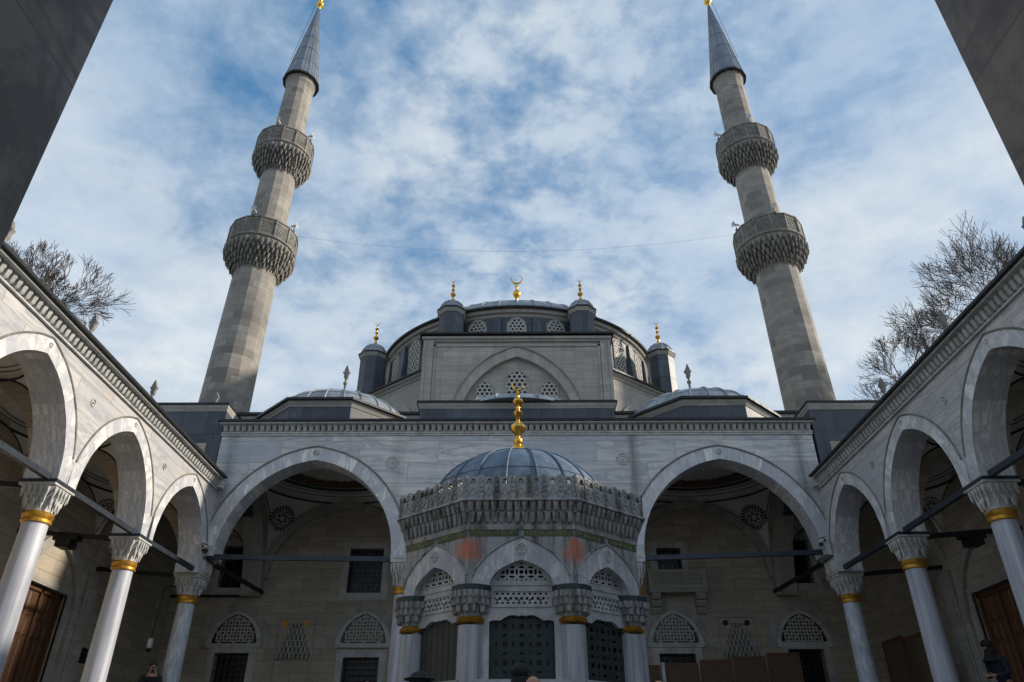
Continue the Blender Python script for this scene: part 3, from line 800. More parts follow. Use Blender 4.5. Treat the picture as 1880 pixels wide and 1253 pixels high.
# ------------------------------------------------------------------ side arcades
YC = [18.4,14.94,11.46,7.98,4.5]; YCOL = [16.67,13.2,9.72,6.24,2.76]
for s, nm, lb in ((-1,'left','sunlit marble arcade with pointed arches along the left side of the courtyard'),(1,'right','shaded marble arcade with pointed arches along the right side of the courtyard')):
    wg = thing('courtyard_arcade', lb, 'arcade', (s*8.5,10.7,G), 'arcades along the sides of the courtyard')
    P = lambda u, w_, z: (s*(8.5+w_), u, z)
    mb = MB(); arch_wall(mb, P, 1.6, 19.995, 4.82, 7.16, [(c,1.42+.30,1.86+.31) for c in YC], 0, .62)
    mb.build('arcade_wall', M['marbleW'], wg)
    for c in YC:
        mb = MB(); voussoirs(mb, P, c, 1.42, 4.82, 1.86, .30, 0, .62, 10, umax=1.59 if c > 18 else 1.70, tz=.31)
        vr = mb.build('arch_ring', M['vouss'], wg, 20)
        mb = MB(); mb.tube([P(min(u, 19.97), -.012, z) for u, z in arch_pts(c, 1.73, 4.82, 2.185, 36) if z > 5.25], .022, 6)
        mb.build('hood_mould', M['carved'], vr, 40)
    for i, c in enumerate(YC[:-1]):
        mb = MB(); yy = (YC[i]+YC[i+1])/2
        mb.tube([P(yy+.075*math.cos(2*PI*j/20), -.01, 6.55+.075*math.sin(2*PI*j/20)) for j in range(21)], .013, 5)
        mb.ell(P(yy,-.012,6.55), (.025,.025,.025), 8, 6)
        mb.build('carved_roundel', M['marblec'], wg, 40)
        mb = MB(); mb.tube([P(c+.04*math.cos(2*PI*j/14), -.012, 6.86+.04*math.sin(2*PI*j/14)) for j in range(15)], .014, 5)
        mb.build('keystone_boss', M['marblec'], wg, 40)
    mb = MB()
    x0, x1 = sorted((s*8.44, s*8.5)); mb.box(x0,x1,1.6,19.93,7.09,7.125)
    pendants(mb, P, 1.6, 19.7, 7.15, 7.36, -.001, -.13, 116)
    x0, x1 = sorted((s*8.28, s*8.9)); mb.box(x0,x1,1.6,19.74,7.345,7.39)
    x0, x1 = sorted((s*8.30, s*8.5)); mb.box(x0,x1,19.70,19.93,7.13,7.344)
    cn = mb.build('cornice', M['marblec'], wg, 30)
    mb = MB(); mb.loft([[(s*8.20,y,7.392),(s*8.20,y,7.45),(s*8.9,y,7.60),(s*8.9,y,7.392)] for y in (1.5,19.76)])
    mb.build('lead_edge', M['leade'], cn)
    mb = MB(); x0, x1 = sorted((s*8.62,s*12.0)); mb.box(x0,x1,1.6,20.0,7.29,7.34)
    mb.add([(s*8.9,1.6,7.59),(s*8.9,20,7.59),(s*12.0,20,7.8),(s*12.0,1.6,7.8)], [(0,1,2,3)])
    mb.build('roof', M['leadd'], wg)
    # columns
    for i, yc in enumerate(YCOL):
        if yc < 5: continue
        c = column(wg, s*8.83, yc, FL, 4.17, .215, 4.80, .68, M['column'])
        m2 = MB(); m2.box(s*8.83-.355,s*8.83+.355,yc-.355,yc+.355,4.77,4.83); m2.build('iron_band', M['iron'], c)
    for i in range(len(YCOL)):
        a = YCOL[i]; b_ = YCOL[i-1] if i else 20.33
        tie(wg, (s*8.66, a+.34, 4.86), (s*8.66, b_-.36, 4.86 if i else 4.92), .10, .11)
        tie(wg, (s*9.15, a, 4.80), (s*11.5, a, 5.0), .09, .10, mat=M['black'])
    tie(wg, (s*9.15, 20.33, 4.84), (s*11.5, 20.33, 5.04), .09, .10, mat=M['black'])
    for yc in YCOL:
        P2 = lambda u, w_, z: (s*u, yc-.3+w_, z)
        mb = MB(); arch_wall(mb, P2, 9.13, 11.5, 4.82, 7.16, [(10.33,1.17,1.95)], 0, .6); mb.build('transverse_arch', M['limein'], wg)
    for c in YC:
        vault(wg, s*10.33, c, 1.19, 1.44, 5.55, 1.36, .26, medal=2 if c > 10 else 0, mark=[(s,1)])
    for c in YC:
        dm = ribbed_dome(wg, 'dome', s*10.3, c, 7.75, 1.12, .95, M['lead'], 16, 64, seam=.028)
        finial_stone(dm, s*10.3, c+.1, 8.66, 1.22, .17)
    # back wall with a panelled door in an arched recess
    PW = lambda u, w_, z: (s*(11.5+w_), u, z)
    dr = (17.55,19.35,FL,4.12); pn = (20.62,21.22,2.72,3.10)
    mb = MB(); wall_holes(mb, PW, 1.6, 26, FL-.3, 7.6, [dr] + ([pn] if s < 0 else []), 0, .3)
    mb.add([PW(1.6,.9,FL),PW(26,.9,FL),PW(26,.9,7.8),PW(1.6,.9,7.8)], [(0,1,2,3)])
    mb.build('back_wall', M['limein'], wg)
    mb = MB()
    for q in ((17.40,17.55,FL,4.27),(19.35,19.5,FL,4.27),(17.55,19.35,4.12,4.27)): mb.pbox(PW, q[0], q[1], -.04, .05, q[2], q[3])
    d_ = mb.build('doorway', M['limestone'], wg)
    mb = MB(); voussoirs(mb, PW, 18.42, 1.24, 3.5, 1.72, .26, -.10, .0, 8)
    mb.pbox(PW, 16.92, 17.18, -.10, 0, FL, 3.5); mb.pbox(PW, 19.66, 19.92, -.10, 0, FL, 3.5)
    mb.build('recess_arch', M['limestone'], d_, 20)
    mb = MB(); mb.pbox(PW, 17.56, 19.34, .14, .2, FL, 4.11)
    for (a, b_, c, e) in ((17.56,17.66,FL,4.11),(19.24,19.34,FL,4.11),(17.56,19.34,4.0,4.11),(18.41,18.49,FL,4.11)): mb.pbox(PW, a, b_, .09, .14, c, e)
    lf = mb.build('door_leaf', M['wood'] if s < 0 else M['woodd'], d_)
    mb = MB()
    for hx in (17.68,18.51):
        for (za, zc, n) in ((3.42,3.96,2),(2.98,3.36,3),(1.75,2.92,3),(.95,1.68,2)):
            for i in range(n):
                a = hx+.72*i/n+.02; b_ = hx+.72*(i+1)/n-.02
                mb.loft([[PW(a,.14,za),PW(b_,.14,za),PW(b_,.14,zc),PW(a,.14,zc)],[PW(a+.04,.115,za+.04),PW(b_-.04,.115,za+.04),PW(b_-.04,.115,zc-.04),PW(a+.04,.115,zc-.04)]])
    mb.build('door_panel', M['wood'] if s < 0 else M['woodd'], lf)
    if s < 0:
        mb = MB(); mb.pbox(PW, pn[0], pn[1], .1, .14, pn[2], pn[3]); mb.build('small_dark_hatch', M['dark'], wg)
    mb = MB(); mb.pbox(PW, 19.98, 20.55, -.09, .0, FL, 4.9); mb.pbox(PW, 20.08,20.45,-.12,-.09,FL,4.8); mb.build('pilaster', M['limestone'], wg)

# ------------------------------------------------------------------ fountain kiosk
KX, KY = .06, 13.7
ks = thing('ablution_fountain', 'small eight-sided carved marble fountain house with blue lead dome in the middle of the courtyard', 'fountain house', (KX,KY,G))
def kp(o):
    """corners of the octagon, pushed out by o"""
    base = [(-.86,11.78-KY),(.86,11.78-KY),(1.985,12.75-KY),(1.985,KY-12.75),(.86,KY-11.78),(-.86,KY-11.78),(-1.985,KY-12.75),(-1.985,12.75-KY)]
    out = []; n = 8
    for i in range(n):
        a, b, c = base[i-1], base[i], base[(i+1)%n]
        def off(p, q):
            dx, dy = q[0]-p[0], q[1]-p[1]; l = math.hypot(dx,dy); return (dy/l, -dx/l)
        n1, n2 = off(a,b), off(b,c); d = 1+n1[0]*n2[0]+n1[1]*n2[1]
        out.append((KX+b[0]+o*(n1[0]+n2[0])/d, KY+b[1]+o*(n1[1]+n2[1])/d))
    return out
def kface(i, o=0):
    p = kp(o); a, b = p[i], p[(i+1)%8]
    l = math.hypot(b[0]-a[0], b[1]-a[1]); t = ((b[0]-a[0])/l, (b[1]-a[1])/l); nn = (t[1], -t[0]); c = ((a[0]+b[0])/2, (a[1]+b[1])/2)
    return (lambda u, w_, z: (c[0]+t[0]*u+nn[0]*w_, c[1]+t[1]*u+nn[1]*w_, z)), l
ZS = 2.66; PK[0] = 1.9
walls = MB(); rings = []; scr = MB()
for i in range(8):
    P, l = kface(i)
    a = .50 if l < 1.8 and i in (0,4) else (.47 if l < 1.8 else .52)
    rise, t = .39, .27
    arch_wall(walls, P, -l/2, l/2, ZS, 3.66, [(0,a+t,rise+.36)], -.28, 0)
    mb = MB(); voussoirs(mb, P, 0, a, ZS, rise, t, -.28, .0, 4, umax=l/2-.03, tz=.36)
    vr = mb.build('arch_ring', M['voussk'], ks, 20)
    mb = MB(); mb.tube([P(u,.014,z) for u, z in arch_pts(0, a+t+.012, ZS, rise+.372, 24) if z > 2.78], .018, 6)
    mb.build('hood_mould', M['kiosk'], vr, 40)
    mb = MB()
    for r_, tt in ((.085,.011),(.05,.008)): mb.tube([P(r_*math.cos(2*PI*q/20), .012, ZS+rise+.17+r_*math.sin(2*PI*q/20)) for q in range(21)], tt, 5)
    for q in range(6): mb.ell(P(.052*math.cos(q*PI/3), .012, ZS+rise+.17+.052*math.sin(q*PI/3)), (.018,.018,.018), 6, 4)
    mb.ell(P(0,.012,ZS+rise+.17), (.02,.02,.02), 6, 4)
    mb.build('carved_rosette', M['marblec'], vr, 40)
    # inset screen: pierced lunette, pierced band, scalloped opening
    hw = l/2-.12
    def outline(u, z):
        return hw-abs(u) if z < ZS else min(hw-abs(u), arch_z(u, a+.02, rise+.02)-(z-ZS))
    oz = 2.19; ow = a
    def field(u, z, a=a, ow=ow):
        f = outline(u, z)
        if f <= 0: return f
        if z > 2.73:                                    # lunette
            m = min(arch_z(u, a*.84, rise*.80)-(z-2.735), z-2.745)
            if m > 0: f = min(f, max(circles(u, z-2.74, .15, .108, .0125), .012-m))
        elif 2.37 < z < 2.60:
            m = min(a*.86-abs(u), z-2.40, 2.57-z)
            if m > 0: f = min(f, max(min(hexholes(u, z-2.485, .085, .024), hexholes(u+.042, z-2.46, .17, .017)), -.03))
        elif z < 2.3:
            sc_ = .045*abs(math.sin(abs(u)/a*PI*1.5))+ .10*(1-(abs(u)/a)**2) + (.035*max(0,1-abs(u)/.05))
            m = min(ow-abs(u), 2.10+sc_-z, z-1.32)
            f = min(f, -m)
        return f
    mb = MB(); panel(mb, field, -hw-.01, hw+.01, 1.0, ZS+rise+.03, .0165, P, -.20, -.13)
    mb.pbox(P, -hw, hw, -.24, -.02, G+.02, 1.30); mb.pbox(P, -hw, hw, -.27, .02, 1.25, 1.315)
    for q in (-1,1): mb.pbox(P, q*(a*.93)-.012, q*(a*.93)+.012, -.13, -.118, 2.36, 2.61)
    for zz in (2.365,2.60,2.69): mb.pbox(P, -a*.94, a*.94, -.13, -.115, zz-.012, zz+.010)
    sn = mb.build('screen_panel', M['panelk'], ks)
    mb = MB(); mb.pbox(P, -hw+.02, hw-.02, -.30, -.235, 1.3, ZS+rise*.6); mb.build('shade_backing', M['dark'], sn)  # near-black slab: shade of the hollow inside put into colour
    mb = MB()
    if i == 7:
        n = 7
        for q in range(n): mb.pbox(P, -a+.02+(2*a-.04)*q/n, -a+.02+(2*a-.04)*(q+1)/n-.008, -.222, -.205, 1.3, 2.27)
        mb.build('shutter', M['bronze'], sn)
    else:
        def lat(u, z, a=a):
            g = max(circles(u, z, .13, .080, .014), circles(u+.065, z+.065, .13, .036, .012), circles(u, z, .26, .16, .010))
            return max(g, .012-(a-abs(u)))
        panel(mb, lat, -a, a, 1.32, 2.28, .017, P, -.222, -.205)
        mb.build('bronze_grille', M['bronze'], sn)
walls.build('upper_wall', M['kiosk'], ks)
# corner columns
cpos = kp(-.20); outer = kp(0)
for i in range(8):
    x, y = cpos[i]
    mb = MB(); mb.lathe([(.27,G+.01),(.27,G+.2),(.225,G+.3),(.215,G+.5),(.20,2.08)], 24, x, y); cc = mb.build('column', M['columnk'], ks, 40)
    mb = MB(); mb.lathe([(.19,2.112),(.215,2.118),(.235,2.14),(.215,2.155),(.23,2.17),(.215,2.185),(.19,2.205)], 24, x, y); mb.build('collar', M['goldp'], cc, 40)
    mb = MB(); ph = PI/8
    def oc(r, z, n=16): return [(x+r*math.cos(ph+2*PI*q/n), y+r*math.sin(ph+2*PI*q/n), z) for q in range(n)]
    mb.loft([oc(.195,2.205),oc(.20,2.24),oc(.235,2.30),oc(.25,2.33),oc(.25,2.35),oc(.28,2.36),oc(.29,2.44),oc(.29,2.455),oc(.305,2.462),oc(.315,2.55),oc(.315,2.575)])
    for tier, (rr, z0, z1, nn) in enumerate(((.255,2.25,2.35,12),(.292,2.36,2.455,18),(.318,2.465,2.57,22))):
        for q in range(nn):
            t_ = 2*PI*(q+.5)/nn; bx, by = x+rr*.985*math.cos(t_), y+rr*.985*math.sin(t_); s_ = rr*2.6/nn
            mb.lathe([(s_*.5,z0),(s_*.8,z0+.015),(s_*.86,z1-.03),(s_,z1)], 6, bx, by)
    mb.build('capital', M['kiosk'], cc, 30)
    mb = MB(); mb.loft([oc(.322,2.578),oc(.324,ZS-.002)]); mb.build('green_band', M['greend'], cc)
    mb = MB()
    j0, j1 = outer[i-1], outer[(i+1)%8]; p0 = outer[i]
    mb2 = MB()
# script band and its gilded strokes
mb = MB()
for i in range(8):
    P, l = kface(i)
    for q in (-1,1): mb.pbox(P, *(sorted((q*.05, q*(l/2-.015)))), .0, .010, 3.425, 3.525)
gb = mb.build('green_script_band', M['green'], ks)
mb = MB()
for i in (6,7,0,1,2):
    P, l = kface(i)
    for q in (-1,1):
        u = q*.09 if q > 0 else -l/2+.05; end = l/2-.05 if q > 0 else -.09
        while u < end-.06:
            k_ = rnd.random(); h = rnd.uniform(.03,.07); z0 = 3.445+rnd.uniform(0,.015)
            if k_ < .3: pts = [(0,h+.01),(.003,0)]
            elif k_ < .6: pts = [(0,.02),(.015,0),(.035,.0),(.048,.02),(.05,.04)]
            elif k_ < .8: pts = [(0,.0),(.012,.03),(.028,.035),(.038,.018),(.025,.005),(.0,.0)]
            else: pts = [(-.005,.05),(.02,.06),(.05,.045),(.06,.015),(.04,-.005)]
            mb.tube([P(min(u+a_,end), .012, z0+b_) for a_, b_ in pts], .0042, 4)
            if rnd.random() < .5: mb.ell(P(u+.02,.012,3.51), (.006,.006,.006), 5, 3)
            u += rnd.uniform(.03,.055)
        mb.tube([P(q*.055,.012,3.432),P(q*(l/2-.02),.012,3.432)], .003, 4); mb.tube([P(q*.055,.012,3.519),P(q*(l/2-.02),.012,3.519)], .003, 4)
mb.build('gilded_script', M['goldt'], gb)
# corbelled cornice and parapet
mb = MB()
for o0, o1, z0, z1 in ((.02,.03,3.53,3.59),(.0,.02,3.59,3.80),(.06,.075,3.80,3.955)):
    mb.loft([[(x,y,z) for x, y in kp(o)] for o, z in ((o0,z0),(o1,z1))])
mb.loft([[(x,y,z) for x, y in kp(o)] for o, z in ((.16,3.955),(.19,3.965),(.19,3.985),(.165,4.01))])
for i in range(8):
    for o, z0, z1, dep in ((.01,3.63,3.81,.085),(.07,3.80,3.955,.10)):
        P, l = kface(i, o)
        pendants(mb, P, -l/2+.0, l/2-.0, z0, z1, -.01, dep, 14 if l < 1.8 or i == 0 else 16)
mb.build('stalactite_cornice', M['kiosk'], ks, 30)
def parapet(l):
    n = 7; wd = l/n
    def f(u, z):
        v = (u+l/2)/wd; k_ = v-math.floor(v)-.5; uu = k_*wd            # hole at cell centre, crest between cells
        z -= 4.0
        c = wd/2-abs(uu)
        top = .38+.050*max(0, 1-c/(wd*.30))**.8 - .012*abs(math.cos(c/wd*10))
        hole = min(math.hypot(uu*1.15, z-.285)-.050, max(abs(uu)*1.0-.072+abs(z-.262)*1.1, -.2) if z > .2 else 9)
        hole = min(math.hypot(uu*1.1, z-.305)-.040, math.hypot(uu*.75, (z-.272)*1.7)-.044)
        return min(top-z, hole)
    return f
for i in range(8):
    P, l = kface(i, .16)
    mb = MB(); panel(mb, parapet(l), -l/2+.002, l/2-.002, 4.0, 4.45, .0155, P, -.08, .0)
    # low relief interlace between the openings
    n = 7; wd = l/n
    for q in range(n+1):
        uc = -l/2+wd*q
        for (zz, rr) in ((4.07,.06),(4.16,.045),(4.24,.05),(4.33,.035)):
            pts = [(uc+rr*1.0*math.cos(2*PI*t_/12), zz+rr*math.sin(2*PI*t_/12)) for t_ in range(13)]
            pts = [(min(max(u_,-l/2+.01),l/2-.01),z_) for u_, z_ in pts]
            mb.tube([P(u_, .004, z_) for u_, z_ in pts], .0065, 4)
    for q in range(n):
        uc = -l/2+wd*(q+.5)
        mb.tube([P(uc-wd*.4,.006,4.03),P(uc,.006,4.19),P(uc+wd*.4,.006,4.03)], .005, 4)
        mb.tube([P(uc-wd*.45,.006,4.15),P(uc,.006,4.05),P(uc+wd*.45,.006,4.15)], .005, 4)
    mb.build('pierced_parapet', M['kiosk'], ks)
mb = MB(); mb.loft([[(x,y,z) for x, y in kp(-.05)] for z in (3.7,4.06)]); rf = mb.build('roof', M['leadk'], ks)
ribbed_dome(rf, 'dome', KX-.05, KY+.15, 4.16, 1.80, 1.47, M['leadk'], 20, 96, seam=.018, phase=PI/16*1.0)
finial_gold('finial', rf, KX-.04, KY+.15, 5.68, 1.72, .225, 'open')

PK[0] = 1.12
# ------------------------------------------------------------------ prayer hall
hall = thing('mosque_hall', 'tall grey stone prayer hall with broad lead dome and four visible turrets behind the porch', 'mosque hall', (0,36,G))
mb = MB(); mb.box(-12.2,12.2,26.42,46,G+.02,12.5); hb = mb.build('lower_wall', M['limestone'], hall)
mb = MB(); mb.box(-12.35,12.35,26.28,46.1,12.5,12.6); mb.build('lead_edge', M['leade'], hb)
OCT = [(-3.95,27.72),(-3.6,29.2),(3.6,29.2),(3.95,27.72),(8.4,31.4),(8.4,40.6),(4.08,44.3),(-4.08,44.3),(-8.4,40.6),(-8.4,31.4)]
mb = MB(); mb.prism(OCT, 12.6, 14.92, 1, 1, (0,36)); ob = mb.build('octagon_wall', M['limestone'], hall)
mb = MB(); mb.prism(OCT, 14.9, 15.02, 1.004, 1.012, (0,36)); mb.prism(OCT, 15.02, 15.12, 1.018, 1.022, (0,36)); mb.build('cornice', M['limestone'], ob)
mb = MB(); mb.prism(OCT, 15.12, 15.2, 1.032, 1.032, (0,36)); mb.prism(OCT, 15.2, 16.2, 1.03, .82, (0,36)); mb.build('lead_roof', M['leade'], ob)
# front block with the great blind arch
PT = lambda u, w_, z: (u, 27.5+w_, z)
mb = MB()
arch_wall(mb, PT, -3.98, 3.98, 12.6, 16.78, [(0,2.83,3.72)], 0, .3)
mb.box(-3.98,3.98,27.78,30.2,12.6,16.78)
fb = mb.build('front_block', M['limestone'], hall)
mb = MB(); voussoirs(mb, PT, 0, 2.42, 12.6, 3.22, .42, .05, .28, 15, tz=.50); mb.build('great_arch', M['limev'], fb, 20)
mb = MB(); mb.tube([PT(u,-.01,z) for u, z in arch_pts(0,2.85,12.6,3.74,40)], .035, 6); mb.build('hood_mould', M['limestone'], fb, 40)
mb = MB()
for sx in (-1,1):
    a, b_ = sorted((sx*3.62, sx*4.0)); mb.box(a,b_,27.40,27.498,12.6,16.50)
    a, b_ = sorted((sx*3.50, sx*3.60)); mb.box(a,b_,27.45,27.498,12.6,16.38)
    a, b_ = sorted((sx*3.93, sx*4.05)); mb.box(a,b_,27.36,27.60,12.6,16.50)
mb.box(-3.6,3.6,27.45,27.498,16.28,16.38); mb.box(-4.05,4.05,27.40,27.498,16.502,16.60); mb.box(-4.12,4.12,27.32,30.2,16.60,16.72)
mb.build('moulded_frame', M['limestone'], fb)
mb = MB(); mb.box(-4.22,4.22,27.22,30.3,16.785,16.87); mb.loft([[(-4.22,27.22,16.872),(4.22,27.22,16.872),(4.22,30.3,16.872),(-4.22,30.3,16.872)],[(-4.0,27.6,17.1),(4.0,27.6,17.1),(4.0,30.3,17.1),(-4.0,30.3,17.1)]]); mb.build('eave', M['leade'], fb)
def honey(par, uc, z0, a, zs, rise, P, s=.20, r=.068, name='honeycomb_window', fr=.10):
    def ins(u, z, o=0): 
        if abs(u-uc) >= a+o: return -(abs(u-uc)-a-o)-.001
        return min(a+o-abs(u-uc), (zs+arch_z(u-uc, a+o, rise+o)-z), z-z0+o)
    mb = MB(); panel(mb, lambda u, z: min(ins(u,z,fr), -ins(u,z)+.02), uc-a-fr-.05, uc+a+fr+.05, z0-fr-.02, zs+rise+fr+.05, .05, P, -.01, -.05)
    w_ = mb.build(name, M['limestone'], par)
    mb = MB(); panel(mb, lambda u, z: ins(u,z,.03), uc-a-.05, uc+a+.05, z0-.04, zs+rise+.05, .08, P, -.012, -.018); mb.build('pane', M['dark'], w_)
    mb = MB(); panel(mb, lambda u, z: min(ins(u,z,.0), hexholes(u-uc, z-z0, s, r)), uc-a, uc+a, z0, zs+rise, s/7, P, -.02, -.045); mb.build('honeycomb', M['grille'], w_)
    return w_
P0 = lambda u, w_, z: (u, 27.78+w_, z)
honey(fb, 0.0, 13.6, .43, 14.80, .40, P0, .22, .078, fr=.05)
for q in (-1,1): honey(fb, q*1.37, 13.6, .34, 14.32, .36, P0, .20, .072, fr=.05)
# diagonal sides: blind arch over a small lead half dome
for sx in (-1,1):
    a = Vector((sx*4.08,27.72)); b_ = Vector((sx*8.4,31.4)); d = (b_-a).normalized(); nn = Vector((d.y*sx, -d.x*sx)) if sx > 0 else Vector((-d.y*-sx*-1, -d.x))
    nn = Vector((sx*d.y*1.0, -abs(d.x))) if sx > 0 else Vector((-abs(d.y), -abs(d.x)))
    nn = Vector((sx*abs(d.y), -abs(d.x))).normalized()
    P = lambda u, w_, z, a=a, d=d, nn=nn: (a.x+d.x*u-nn.x*w_, a.y+d.y*u-nn.y*w_, z)
    mb = MB(); voussoirs(mb, P, 2.0, 1.42, 12.62, 1.30, .32, -.03, .03, 9); mb.build('blind_arch', M['limev'], ob, 20)
    c = P(2.0, .0, 0)
    mb = MB(); R_ = 1.25
    for kk in range(9):
        pass
    rows = [[(c[0]+math.cos(t)*math.cos(f)*R_*d.x+math.sin(t)*math.cos(f)*R_*nn.x*.8, c[1]+math.cos(t)*math.cos(f)*R_*d.y+math.sin(t)*math.cos(f)*R_*nn.y*.8, 12.62+1.15*math.sin(f)) for t in [PI*i/24 for i in range(25)]] for f in [PI/2*j/8*.999 for j in range(9)]]
    mb.loft(rows, False, False, False)
    for t in [PI*i/6 for i in range(7)]:
        mb.tube([(c[0]+math.cos(t)*math.cos(f)*R_*1.01*d.x+math.sin(t)*math.cos(f)*R_*.81*nn.x, c[1]+math.cos(t)*math.cos(f)*R_*1.01*d.y+math.sin(t)*math.cos(f)*R_*.81*nn.y, 12.64+1.15*math.sin(f)) for f in [PI/2*j/8*.999 for j in range(9)]], .025, 5)
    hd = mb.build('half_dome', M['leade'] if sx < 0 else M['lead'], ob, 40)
    ph = lambda u, w_, z, P=P: P(2.0+u, -1.05+w_, z)
    honey(hd, 0, 12.75, .22, 13.05, .22, ph, .13, .045, 'dormer_window', .09)
    mb = MB(); mb.loft([[P(2.0+.34*math.cos(t), w_, 12.72+.62*max(math.sin(t),0)) for t in [PI*i/12 for i in range(13)]] for w_ in (-1.02,-.3)]); mb.build('dormer', M['lead'], hd, 40)
# drum with 24 windows and the great dome
DY, DR = 36.0, 7.05
mb = MB(); mb.lathe([(7.5,15.4),(7.2,16.3),(DR,16.6),(DR,18.8)], 120, 0, DY); dr_ = mb.build('drum', M['leadd'], hall, 30)
mb = MB(); mb.lathe([(DR+.02,18.72),(DR+.08,18.78),(DR+.08,18.86),(DR+.22,18.92),(DR+.22,19.06),(DR+.28,19.10)], 120, 0, DY); mb.build('drum_cornice', M['limestone'], dr_, 30)
mb = MB(); mb.lathe([(DR+.38,19.08),(DR+.40,19.17),(DR-.2,19.32)], 120, 0, DY); mb.build('lead_edge', M['leade'], dr_, 30)
for i in range(24):
    ph_ = 2*PI*i/24
    if math.sin(ph_-PI/2) > .35: continue
    t = Vector((math.cos(ph_), math.sin(ph_))); 
    # only the half that faces the courtyard
    ang = -PI/2+ph_
    if math.cos(ph_) < -.2: continue
    n_ = Vector((math.cos(ang), math.sin(ang))); e = Vector((-n_.y, n_.x))
    P = lambda u, w_, z, n_=n_, e=e: (n_.x*(DR-.02-w_)+e.x*u, DY+n_.y*(DR-.02-w_)+e.y*u, z)
    honey(dr_, 0, 16.75, .36, 18.25, .40, P, .19, .068, 'drum_window', .09)
for i in range(24):
    ang = -PI/2+2*PI*(i+.5)/24
    if math.sin(ang) > .3: continue
    n_ = Vector((math.cos(ang), math.sin(ang))); e = Vector((-n_.y, n_.x))
    P = lambda u, w_, z, n_=n_, e=e: (n_.x*(DR+w_)+e.x*u, DY+n_.y*(DR+w_)+e.y*u, z)
    mb = MB(); mb.loft([[P(-.22,-.05,z),P(-.20,dd,z),P(.20,dd,z),P(.22,-.05,z)] for z, dd in ((15.9,.32),(17.6,.16),(18.7,.10))])
    mb.build('drum_buttress', M['leadd'], dr_)
ribbed_dome(dr_, 'dome', 0, DY, 19.25, 6.75, 2.55, M['lead'], 48, 144, seam=.06)
finial_gold('finial', dr_, 0, DY, 21.7, 4.75, .50, 'ring')
# weight turrets
def turret(x, y, z0, ze, r, fh):
    base = ring_poly(x, y, r)
    w_ = leaddome_block(hall, 'weight_turret', base, z0, ze, .13)
    ribbed_dome(w_, 'turret_dome', x, y, ze+.05, r*.97, r*.95, M['lead'], 16, 48, seam=.022)
    finial_gold('finial', w_, x, y, ze+r*.95, fh, .19, 'ring')
for sx in (-1,1):
    turret(sx*3.02, 28.75, 16.9, 18.85, .60, 1.45)
    turret(sx*7.02, 31.3, 14.6, 17.95, .64, 1.50)

